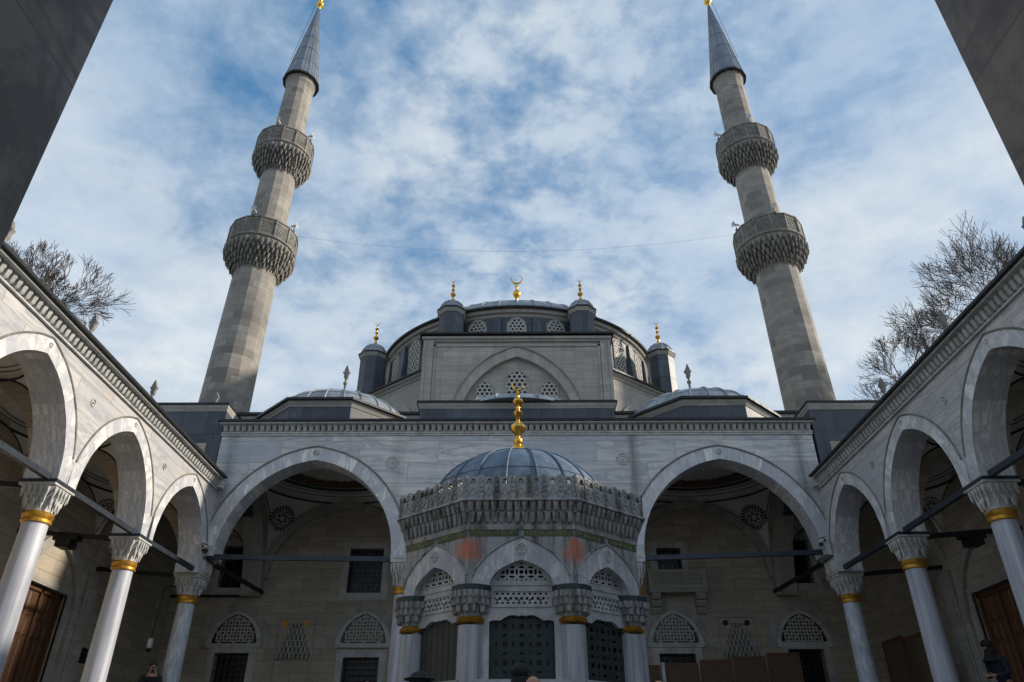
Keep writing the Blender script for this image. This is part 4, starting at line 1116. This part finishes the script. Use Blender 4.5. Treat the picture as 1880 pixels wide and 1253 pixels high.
# ------------------------------------------------------------------ minarets
def minaret(sx, label):
    X0 = sx*13.3; Y0 = 30
    root = thing('minaret', label, 'minaret', (X0,Y0,G), 'minarets beside the prayer hall')
    n = 14
    def ring(r, z, ph=0): return [(X0+r*math.cos(ph+2*PI*i/n), Y0+r*math.sin(ph+2*PI*i/n), z) for i in range(n)]
    def lean(z): return 0
    mb = MB(); mb.loft([ring(r,z) for r, z in ((1.6,G+.02),(1.6,8),(1.16,11),(1.12,14),(1.04,22.0))])
    sh = mb.build('lower_shaft', M['minaret'], root)
    mb = MB(); mb.loft([ring(r,z) for r, z in ((.96,23.0),(.91,28.6))]); mb.build('middle_shaft', M['minaret'], root)
    mb = MB(); mb.loft([ring(r,z) for r, z in ((.86,29.6),(.80,35.7),(.86,35.9),(.86,36.1),(.95,36.3))]); mb.build('upper_shaft', M['minaret'], root)
    for z0, rs, rb in ((22.0,1.04,1.70),(28.6,.91,1.54)):
        H = 1.45; zp = z0+H
        mb = MB()
        prof = [(rs,z0),(rs+.06,z0+.10),(rs+.10,z0+.25),(rs+(rb-rs)*.38,z0+.40),(rs+(rb-rs)*.42,z0+.62),(rs+(rb-rs)*.70,z0+.80),(rs+(rb-rs)*.74,z0+1.02),(rb*.96,z0+1.2),(rb*.97,z0+1.34),(rb+.03,z0+1.38),(rb+.03,zp)]
        mb.loft([[(X0+r*math.cos(2*PI*i/28), Y0+r*math.sin(2*PI*i/28), z) for i in range(28)] for r, z in prof])
        m2 = 42
        for tier, (k0, zt) in enumerate(((.10,.02),(.36,.22),(.58,.46),(.80,.70),(.98,.96))):
            rr = rs+(rb-rs)*k0+.01
            for i in range(m2):
                t = 2*PI*(i+.5*(tier%2))/m2; s_ = rr*2.5/m2
                if (i+tier) % 2: zz = z0+zt
                else: zz = z0+zt-.10
                bx, by = X0+rr*math.cos(t), Y0+rr*math.sin(t)
                mb.lathe([(s_*.25,zz-.13),(s_*.45,zz-.10),(s_*.35,zz-.06),(s_*.75,zz),(s_*.98,zz+.10),(s_*1.0,zz+.26)], 6, bx, by)
        bc = mb.build('stalactite_balcony', M['carved'], root, 30)
        # pierced parapet, one panel per side
        mb = MB(); ph = .98
        for i in range(n):
            p0 = Vector((X0+rb*math.cos(2*PI*i/n), Y0+rb*math.sin(2*PI*i/n))); p1 = Vector((X0+rb*math.cos(2*PI*(i+1)/n), Y0+rb*math.sin(2*PI*(i+1)/n)))
            l = (p1-p0).length; e = (p1-p0)/l; nn = Vector((e.y,-e.x))
            P = lambda u, w_, z: (p0.x+e.x*u+nn.x*w_, p0.y+e.y*u+nn.y*w_, zp+z)
            def f(u, z):
                m = min(u-.06, l-.06-u, z-.10, ph-.12-z)
                if m < 0: return min(.01, u+1, 1)
                return hexholes(u, z, .115, .036)
            panel(mb, f, -.0, l, 0, ph, .0235, P, -.08, 0)
            mb.pbox(P, -.01, l+.01, -.10, .04, ph, ph+.07); mb.pbox(P, -.04, .04, -.06, .035, 0.002, ph-.002)
        mb.build('pierced_parapet', M['carved'], bc)
        mb = MB(); mb.loft([[(X0+r*math.cos(2*PI*i/n), Y0+r*math.sin(2*PI*i/n), z) for i in range(n)] for r, z in ((rb*.93,zp-.05),(rb*.93,zp+.01))]); mb.build('walkway', M['carved'], bc)
    mb = MB(); mb.loft([ring(r,z) for r, z in ((1.02,36.28),(1.06,36.30),(1.07,36.38),(1.0,36.52),(.76,38.3),(.07,43.6))])
    for i in range(n*2):
        t = 2*PI*i/(n*2); c_ = 1 if i%2 == 0 else math.cos(PI/n)
        mb.tube([(X0+r*c_*math.cos(t), Y0+r*c_*math.sin(t), z) for r, z in ((1.0,36.52),(.76,38.3),(.07,43.6))], [.022,.018,.01], 4)
    for z, r in ((37.6,.855),(38.9,.69),(40.2,.52),(41.5,.345)): mb.tube([(X0+r*math.cos(2*PI*i/n), Y0+r*math.sin(2*PI*i/n), z) for i in range(n+1)], .016, 4)
    sp_ = mb.build('lead_spire', M['leads'], root, 10)
    mb = MB(); mb.loft([ring(r,z) for r, z in ((1.045,36.2),(1.085,36.21),(1.085,36.33),(1.0,36.34))]); mb.build('spire_edge', M['leade'], sp_)
    mb = MB()
    z = 43.55
    mb.lathe([(.05,z),(.10,z+.12),(.08,z+.22),(.20,z+.36),(.25,z+.48),(.20,z+.60),(.09,z+.70),(.07,z+.84),(.10,z+.90),(.17,z+1.0),(.21,z+1.1),(.17,z+1.2),(.07,z+1.3),(.05,z+1.6),(.12,z+1.7),(.03,z+1.9),(.02,z+2.3)], 16, X0, Y0)
    mb.build('finial', M['gold'], sp_, 40)
    mb = MB(); q = -1 if sx < 0 else 1
    mb.tube([(X0+q*.02,Y0-.05,45.3),(X0+q*.18,Y0-.1,44.2),(X0+q*.62,Y0-.2,40.4),(X0+q*.9,Y0-.2,38.2)], .012, 4); mb.build('lightning_wire', M['black'], sp_)
    return root
mnL = minaret(-1, 'stone minaret with two balconies and lead spire on the left, its right flank sunlit')
mnR = minaret(1, 'stone minaret with two balconies and lead spire on the right, mostly in shade')
# inward lean and small offsets as in the photograph of old masonry
mnL.rotation_euler = (0, R(.75), 0); mnL.location.x -= .18
mnR.rotation_euler = (0, R(-1.15), 0); mnR.location.x += .22

M['cable'] = plain('grey_cable', (.16,.17,.19), .6, 0, .2, 4, 0)
# cable strung between the minarets
mb = MB(); mb.tube([(-11.9+23.7*i/24, 30, 24.6-1.15*(1-((i-12)/12)**2)) for i in range(25)], .005, 4)
tag(mb.build('cable', M['cable']), 'thin dark cable strung across the sky between the two minarets', 'cable')

# loudspeakers on the balconies
def horn(loc, ang, label):
    r = thing('loudspeaker', label, 'loudspeaker', loc, 'horn loudspeakers on the minaret balconies')
    mb = MB(); c, s_ = math.cos(ang), math.sin(ang)
    def rg(d, q):
        d *= .72; q *= .72
        return [(loc[0]+c*d-s_*q*math.cos(2*PI*i/14), loc[1]+s_*d+c*q*math.cos(2*PI*i/14), loc[2]+.38+q*math.sin(2*PI*i/14)) for i in range(14)]
    mb.loft([rg(-.26,.07),rg(-.1,.07),rg(-.05,.05),rg(.06,.08),rg(.16,.15),rg(.22,.22),rg(.20,.20),rg(.05,.05)])
    mb.build('horn', M['white'], r, 40)
    mb = MB(); mb.tube([(loc[0],loc[1],loc[2]),(loc[0],loc[1],loc[2]+.34)], .022, 6); mb.box(loc[0]-.06,loc[0]+.06,loc[1]-.06,loc[1]+.06,loc[2]-.0,loc[2]+.05); mb.build('mount', M['iron'], r)
for (zz, rb) , sides in (((24.50,1.66),1),((31.10,1.50),2)):
    for sx, txt in ((-1,'left'),(1,'right')):
        for a_, wt in (((-PI/2-.05),'centre'),(-.25 if sx < 0 else -PI+.2,'flank')):
            lx = -13.3-.18+.0131*(zz-G) if sx < 0 else 13.3+.22-.0201*(zz-G)
            lab = 'white horn loudspeaker on the %s balcony of the %s minaret, %s' % ('lower' if zz < 28 else 'upper', txt, 'facing the courtyard' if wt=='centre' else 'facing the dome')
            horn((lx+rb*math.cos(a_), 30+rb*math.sin(a_), zz), a_, lab)

M['jamb_and_sun_block'] = ashlar('gateway_marble', 2.1, .8, (.50,.41,.34), (.36,.30,.255), (.14,.12,.11), 1.0, msize=.004, rough=.5, bump=.1, tint=(.27,.18,.14), tintamt=.6, stain=.85, stainc=(.10,.082,.078), ssc=(3.5,3.5,1.8), sth=(.47,.60))
# ------------------------------------------------------------------ gateway round the camera
gt = thing('gateway', 'dark marble jambs of the entrance gateway framing both upper corners', 'gateway', (0,1,G))
for s in (-1,1):
    mb = MB(); x0, x1 = sorted(((-1.338 if s < 0 else 1.375), s*3.6)); mb.box(x0,x1,-1.8,1.5,G+.01,6.2); x2, x3 = sorted((s*2.7, s*4.2)); mb.box(x2,x3,1.5,2.7,G+.01,6.2); mb.build('jamb_and_sun_block', M['jamb_and_sun_block'], gt)  # second box is an added, unseen buttress that keeps sun off the jamb
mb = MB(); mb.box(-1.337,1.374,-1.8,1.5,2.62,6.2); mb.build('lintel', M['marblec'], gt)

# ------------------------------------------------------------------ timber screens on the terrace, right side
def screen(x0, y0, x1, y1, z1, label, woven=True, col='woodd'):
    c = Vector(((x0+x1)/2, (y0+y1)/2)); d = Vector((x1-x0, y1-y0)); l = d.length; d /= l; n_ = Vector((d.y,-d.x))
    r = thing('wooden_screen', label, 'screen', (c.x,c.y,FL+.004), 'wooden screens on the right of the terrace')
    P = lambda u, w_, z: (c.x+d.x*u+n_.x*w_, c.y+d.y*u+n_.y*w_, z)
    z0 = FL+.006; t = .07; mb = MB()
    mb.pbox(P, -l/2+.01, -l/2+t, -.03, .03, z0, z1); mb.pbox(P, l/2-t, l/2-.01, -.03, .03, z0, z1)
    mb.pbox(P, -l/2+t, l/2-t, -.03, .03, z1-.08, z1); mb.pbox(P, -l/2+t, l/2-t, -.03, .03, z0+.05, z0+.2)
    mb.pbox(P, -l/2+t, l/2-t, -.03, .03, z0+1.1, z0+1.17)
    mb.build('frame', M[col], r)
    mb = MB(); mb.pbox(P, -l/2+t, l/2-t, -.012, .012, z0+.2, z1-.08); mb.build('woven_infill', M['weave'], r)
xs = [4.42,5.42,6.42,7.42,8.42]
words = ['first','second','third','fourth']
for i in range(4):
    z1 = 3.10+.09*i
    screen(xs[i], 23.9-.05*i, xs[i+1]-.02, 23.85-.05*i, z1, 'brown wooden screen with woven infill, %s from the fountain in the right porch bay' % words[i])
screen(3.72, 23.96, 4.26, 23.96, 3.06, 'narrow dark screen close to the fountain, beside the slim pale post')
mb = MB(); mb.box(4.29,4.39,23.88,23.98,FL+.006,3.12); mb.box(4.27,4.41,23.86,24.0,FL+.006,FL+.06); tag(mb.build('screen_post', M['marblec']), 'slim pale post standing between two brown screens in the right porch bay', 'post')
for i, (ya, yb_) in enumerate(((22.4,21.2),(21.15,19.98))):
    screen(10.35, ya, 10.35, yb_, 3.45-.1*i, 'dark brown screen behind the right arcade columns, %s' % ('farther from the door' if i == 0 else 'nearer the door'))

# ------------------------------------------------------------------ small fittings
def floodlight(s, label):
    r = thing('floodlight', label, 'floodlight', (s*10.3,16.67,4.83))
    mb = MB(); mb.box(s*10.3-.28,s*10.3+.28,16.55,16.79,4.76,4.86); mb.box(s*10.3-.16,s*10.3+.16,16.5,16.84,4.60,4.757); mb.build('housing', M['black'], r)
    mb = MB(); mb.box(s*10.3-.12,s*10.3+.12,16.54,16.8,4.585,4.599); mb.build('glass', M['dark'], r)
floodlight(-1, 'black floodlight box hanging on the tie rod inside the left arcade')
floodlight(1, 'black floodlight box hanging on the tie rod inside the right arcade')
def cctv(x, z, label):
    r = thing('security_camera', label, 'camera', (x,19.93,z))
    mb = MB(); mb.box(x-.03,x+.03,19.80,19.949,z-.05,z+.03); mb.build('bracket', M['iron'], r)
    mb = MB(); mb.tube([(x,19.86,z+.07),(x+.01,19.62,z+.02)], .055, 10); mb.box(x-.07,x+.07,19.58,19.88,z+.115,z+.13); mb.build('camera_body', M['white'], r)
    mb = MB(); mb.tube([(x+.01,19.615,z+.02),(x+.012,19.60,z+.018)], .035, 10); mb.build('lens', M['black'], r)
cctv(-8.42, 5.42, 'small white security camera on the left corner capital of the porch')
cctv(8.18, 5.55, 'small white security camera on the right corner capital of the porch')
# downpipe and lantern in the left corner
mb = MB(); mb.tube([(-9.9,25.1,5.15),(-9.4,25.1,5.15),(-9.36,25.1,5.1),(-9.36,25.1,1.2)][:2]+[(-9.9,25.1,5.15)][:0], .03, 6)
mb = MB(); mb.tube([(-9.15,20.6,4.62),(-9.6,20.6,4.62),(-9.65,20.6,4.55),(-9.68,20.6,3.3)], .022, 6)
lt = thing('wall_lantern', 'small white lantern on a thin dark pipe behind the left corner column', 'lantern', (-9.68,20.6,3.1))
mb.build('pipe', M['iron'], lt)
mb = MB(); mb.lathe([(.03,3.3),(.07,3.27),(.075,3.08),(.05,3.05)], 10, -9.68, 20.6); mb.build('lamp_body', M['white'], lt, 40)
mb = MB(); mb.lathe([(.075,3.045),(.08,3.0),(.03,2.96)], 10, -9.68, 20.6); mb.build('lamp_foot', M['black'], lt, 40)
# moulded shelf line below the upper left window
mb = MB(); mb.box(-11.5,-8.9,B-.12,B-.003,5.30,5.36); mb.build('string_course', M['black'], porch)
# weeds in the fountain parapet
mb = MB(); rr = random.Random(3)
P, l = kface(7, .16)
for i in range(120):
    a = rr.uniform(0,2*PI); d_ = rr.uniform(0,.07); u = -.10+d_*math.cos(a); z = 4.27+d_*1.1*math.sin(a)
    w_ = rr.uniform(.0,.06); s_ = .018
    q = [P(u+rr.uniform(-s_,s_), w_+rr.uniform(-.01,.01), z+rr.uniform(-s_,s_)) for _ in range(3)]
    mb.add(q, [(0,1,2)])
M['weed'] = plain('weed_leaf', (.07,.11,.03), .8, 0, .4, 20, 0)
tag(mb.build('weed', M['weed']), 'small green weed tuft growing in a pierced opening of the fountain parapet', 'plant')

# ------------------------------------------------------------------ bare winter trees
def tree(label, base, trunk_h, crown, seed, lean=(0,0), rad=.24):
    rg = random.Random(seed)
    root = thing('bare_tree', label, 'tree', base)
    tr, cr = MB(), MB()
    def branch(p, d, length, rad, depth):
        nseg = 5 if depth < 2 else 3
        pts = [p]; rads = [rad]; dd = d.copy(); q = p.copy()
        for i in range(nseg):
            j = .17 if depth else .06
            dd = (dd+Vector((rg.uniform(-j,j), rg.uniform(-j,j), rg.uniform(-j*.6,j)))).normalized()
            q = q+dd*(length/nseg); pts.append(q.copy()); rads.append(max(rad*(1-.42*(i+1)/nseg), .008))
        (tr if depth == 0 else cr).tube(pts, rads, 7 if depth < 2 else (4 if depth < 4 else 3), depth < 2)
        if depth >= 7 or length < .16: return
        n = 6 if depth == 0 else 3
        for k_ in range(n):
            fi = nseg if k_ == 0 else rg.randint(2 if depth else 3, nseg)
            ax = dd.cross(Vector((rg.uniform(-1,1),rg.uniform(-1,1),rg.uniform(-.4,.6)))).normalized()
            ang = R(rg.uniform(4,16) if k_ == 0 else rg.uniform(20,48))
            nd = (dd*math.cos(ang)+ax*math.sin(ang)); nd.z += .05; nd.normalize()
            L_ = crown if depth == 0 else length*rg.uniform(.68,.86)
            branch(pts[fi].copy(), nd, L_*(1 if depth else rg.uniform(.8,1.1)), max(rads[fi]*(.8 if k_ == 0 else .58), .008), depth+1)
    branch(Vector(base), Vector((lean[0],lean[1],1)).normalized(), trunk_h, rad, 0)
    tr.build('trunk', M['bark'], root, 50); cr.build('crown', M['bark'], root)
    return root
tree('bare winter tree rising behind the roof of the left arcade', (-17.6,21.7,G), 13.7, 1.22, 11)
tree('larger bare tree behind the right arcade, reaching the frame edge', (18.2,23.0,G), 13.4, 1.75, 5)
tree('smaller bare tree behind the right arcade, close to the minaret', (18.8,30.5,G), 15.2, 1.5, 23)

# ------------------------------------------------------------------ people
def skin(name, pts, edges, mat, parent, sub=1):
    me = bpy.data.meshes.new(name); me.from_pydata([p[:3] for p in pts], edges, []); me.materials.append(mat)
    ob = bpy.data.objects.new(name, me); COL.objects.link(ob); ob.parent = parent; ORI[ob.name] = (0,0,0)
    md = ob.modifiers.new('skin', 'SKIN'); md.use_smooth_shade = True
    lay = me.skin_vertices[0].data if me.skin_vertices else None
    if lay is None:
        bm = bmesh.new(); bm.from_mesh(me); bm.verts.layers.skin.verify(); bm.to_mesh(me); bm.free(); lay = me.skin_vertices[0].data
    for i, p in enumerate(pts):
        r_ = p[3]; lay[i].radius = (r_, r_ if len(p) < 5 else p[4]); lay[i].use_root = (i == 0)
    ss = ob.modifiers.new('sub', 'SUBSURF'); ss.levels = sub; ss.render_levels = sub
    return ob
import bmesh
def person(loc, rz, h, label, pose='stand', top='cloth', hair='hair', cap=None, bald=False, legs='cloth', headdown=0.0):
    root = thing('person', label, 'person', loc, None, rz)      # local frame: faces -Y
    k = h/1.75
    lean_ = {'stand':0, 'photo':0, 'hunch':.16}[pose]
    def V_(x, y, z, *r_): return (x*k, (y-lean_*max(z-.95,0)/.6*1.0)*k, z*k, *[q*k for q in r_])
    hx, hy = 0, -headdown
    P_ = [V_(0,0,.97,.13,.10), V_(0,0,1.12,.125,.10), V_(0,.0,1.30,.15,.11), V_(0,.01,1.43,.12,.085), V_(0,-.0,1.52,.052), V_(0,-.015,1.585,.066,.075), V_(0,-.02,1.66,.076,.094), V_(0,-.01,1.715,.05,.062)]
    E_ = [(i,i+1) for i in range(7)]
    P_.append(V_(0,-.115,1.62,.012)); E_.append((6,len(P_)-1))                       # nose
    for s in (-1,1): P_.append(V_(s*.082,0,1.625,.014)); E_.append((6,len(P_)-1))      # ears
    arms = {}
    for s in (-1,1):
        a = len(P_)
        sh = (s*.185,.01,1.40)
        if pose == 'photo': elb, wr, hd = (s*.24,-.12,1.17), (s*.09,-.27,1.42), (s*.055,-.30,1.50)
        elif pose == 'hunch': elb, wr, hd = (s*.24,-.04,1.12), (s*.10,-.30,1.08), (s*.05,-.38,1.09)
        else: elb, wr, hd = (s*.25,.02,1.11), (s*.27,-.05,.86), (s*.27,-.07,.78)
        P_ += [V_(*sh,.055), V_(*elb,.042), V_(*wr,.028), V_(*hd,.034,.018)]
        E_ += [(3,a),(a,a+1),(a+1,a+2),(a+2,a+3)]
        dv = Vector(hd)-Vector(wr); dv.normalize(); side = dv.cross(Vector((s,0,0))).normalized() if abs(dv.x) < .9 else Vector((0,1,0))
        for f_ in range(4):
            o_ = side*(.028-.0187*f_); L_ = (.062,.075,.07,.055)[f_]
            p1 = Vector(hd)+o_+dv*.035; p2 = p1+dv*L_*.55; p3 = p2+(dv+Vector((-s*.5,0,0))).normalized()*L_*.5
            b_ = len(P_); P_ += [V_(*p1,.0095), V_(*p2,.009), V_(*p3,.0075)]; E_ += [(a+3,b_),(b_,b_+1),(b_+1,b_+2)]
        p1 = Vector(wr)+dv*.04+side*.035; p2 = p1+(dv+side*.6).normalized()*.045
        b_ = len(P_); P_ += [V_(*p1,.011), V_(*p2,.009)]; E_ += [(a+2,b_),(b_,b_+1)]
        arms[s] = (sh, elb, wr)
    for s in (-1,1):
        a = len(P_); P_ += [V_(s*.095,0,.90,.085), V_(s*.11,-.02,.50,.058), V_(s*.12,.02,.10,.040), V_(s*.125,-.12,.035,.038,.028)]
        E_ += [(0,a),(a,a+1),(a+1,a+2),(a+2,a+3)]
    skin('body', P_, E_, M['skin'], root, 2)
    # jacket
    J = [V_(0,0,.86,.165,.13), V_(0,0,1.12,.155,.125), V_(0,0,1.30,.18,.135), V_(0,.01,1.44,.13,.10), V_(0,.0,1.485,.075)]
    EJ = [(0,1),(1,2),(2,3),(3,4)]
    for s in (-1,1):
        sh, elb, wr = arms[s]; a = len(J); J += [V_(*sh,.075), V_(*elb,.060), V_(*wr,.043)]; EJ += [(3,a),(a,a+1),(a+1,a+2)]
    skin('jacket', J, EJ, M[top], root, 2)
    T = [V_(0,0,.92,.15,.12)]; ET = []
    for s in (-1,1):
        a = len(T); T += [V_(s*.095,0,.84,.10), V_(s*.11,-.02,.50,.075), V_(s*.12,.02,.12,.058)]; ET += [(0,a),(a,a+1),(a+1,a+2)]
    skin('trousers', T, ET, M[legs], root, 2)
    for s in (-1,1):
        mb = MB(); mb.ell((s*.124*k,-.06*k,.045*k), (.05*k,.14*k,.045*k), 12, 8); mb.build('shoe', M['hair'], root, 60)
    hz = 1.665*k; hy0 = (-.02-lean_*(1.66-.95)/.6)*k
    if not bald:
        mb = MB(); mb.ell((0,hy0+.018*k,hz+.018*k), (.089*k,.098*k,.088*k), 16, 10); mb.build('hair', M[hair], root, 60)
    for s in (-1,1):
        mb = MB(); mb.ell((s*.03*k,hy0-.088*k,hz-.02*k), (.012*k,.008*k,.007*k), 8, 6); mb.build('eye', M['hair'], root, 60)
    if cap:
        mb = MB(); mb.ell((0,hy0+.01*k,hz+.04*k), (.115*k,.125*k,.095*k), 18, 10)
        if cap == 'scarf': mb.lathe([(.10*k,hz-.02),(.105*k,hz-.10),(.13*k,hz-.2*k),(.19*k,hz-.30*k)], 18, 0, hy0+.03*k)
        if cap == 'hat': mb.lathe([(.095*k,hz+.055),(.17*k,hz+.035),(.175*k,hz+.045),(.09*k,hz+.07)], 20, 0, hy0)
        mb.build('headscarf' if cap == 'scarf' else 'hat', M['cloth'], root, 60)
    if pose == 'photo':
        r2 = thing('phone', 'dark phone held up in front of the face by ' + ('the man between the left columns' if loc[0] < -3 else 'the scarfed visitor before the fountain'), 'phone', (0,0,0))
        mb = MB(); c, s_ = math.cos(rz), math.sin(rz)
        pts = [(x*c-y*s_+loc[0], x*s_+y*c+loc[1], z+loc[2]) for z in (1.46*k,1.61*k) for x, y in ((-.04,-.345),(.04,-.345),(.04,-.33),(-.04,-.33))]
        mb.add(pts, [(0,3,2,1),(4,5,6,7),(0,1,5,4),(1,2,6,5),(2,3,7,6),(3,0,4,7)])
        o_ = mb.build('phone_case', M['black'], r2)
    return root
person((-9.05,19.75,FL+.004), R(25), 1.80, 'man in dark jacket raising a phone, standing between the left columns', 'photo')
person((9.95,16.5,FL+.004), R(-75), 1.74, 'hunched person in dark hooded coat in front of the right wooden door', 'hunch', 'clothb', cap='scarf')
person((-.93,7.55,G+.004), R(180), 1.47, 'person in a broad dark hat at the bottom, left of the fountain', 'stand', 'cloth', cap='hat')
person((.16,8.55,G+.004), R(180), 1.62, 'bald man seen from behind in front of the fountain grille', 'stand', 'cloth', bald=True)
person((.02,9.6,G+.004), R(180), 1.80, 'person in black headscarf just beyond the bald man', 'photo', 'cloth', cap='scarf')
person((1.70,9.75,G+.004), R(180), 1.71, 'bald person at the bottom edge, right of the fountain', 'stand', 'clothb', bald=True)
person((-4.05,21.6,FL+.004), R(10), 1.62, 'person in maroon top under the left porch arch near the window', 'stand', 'clothr')
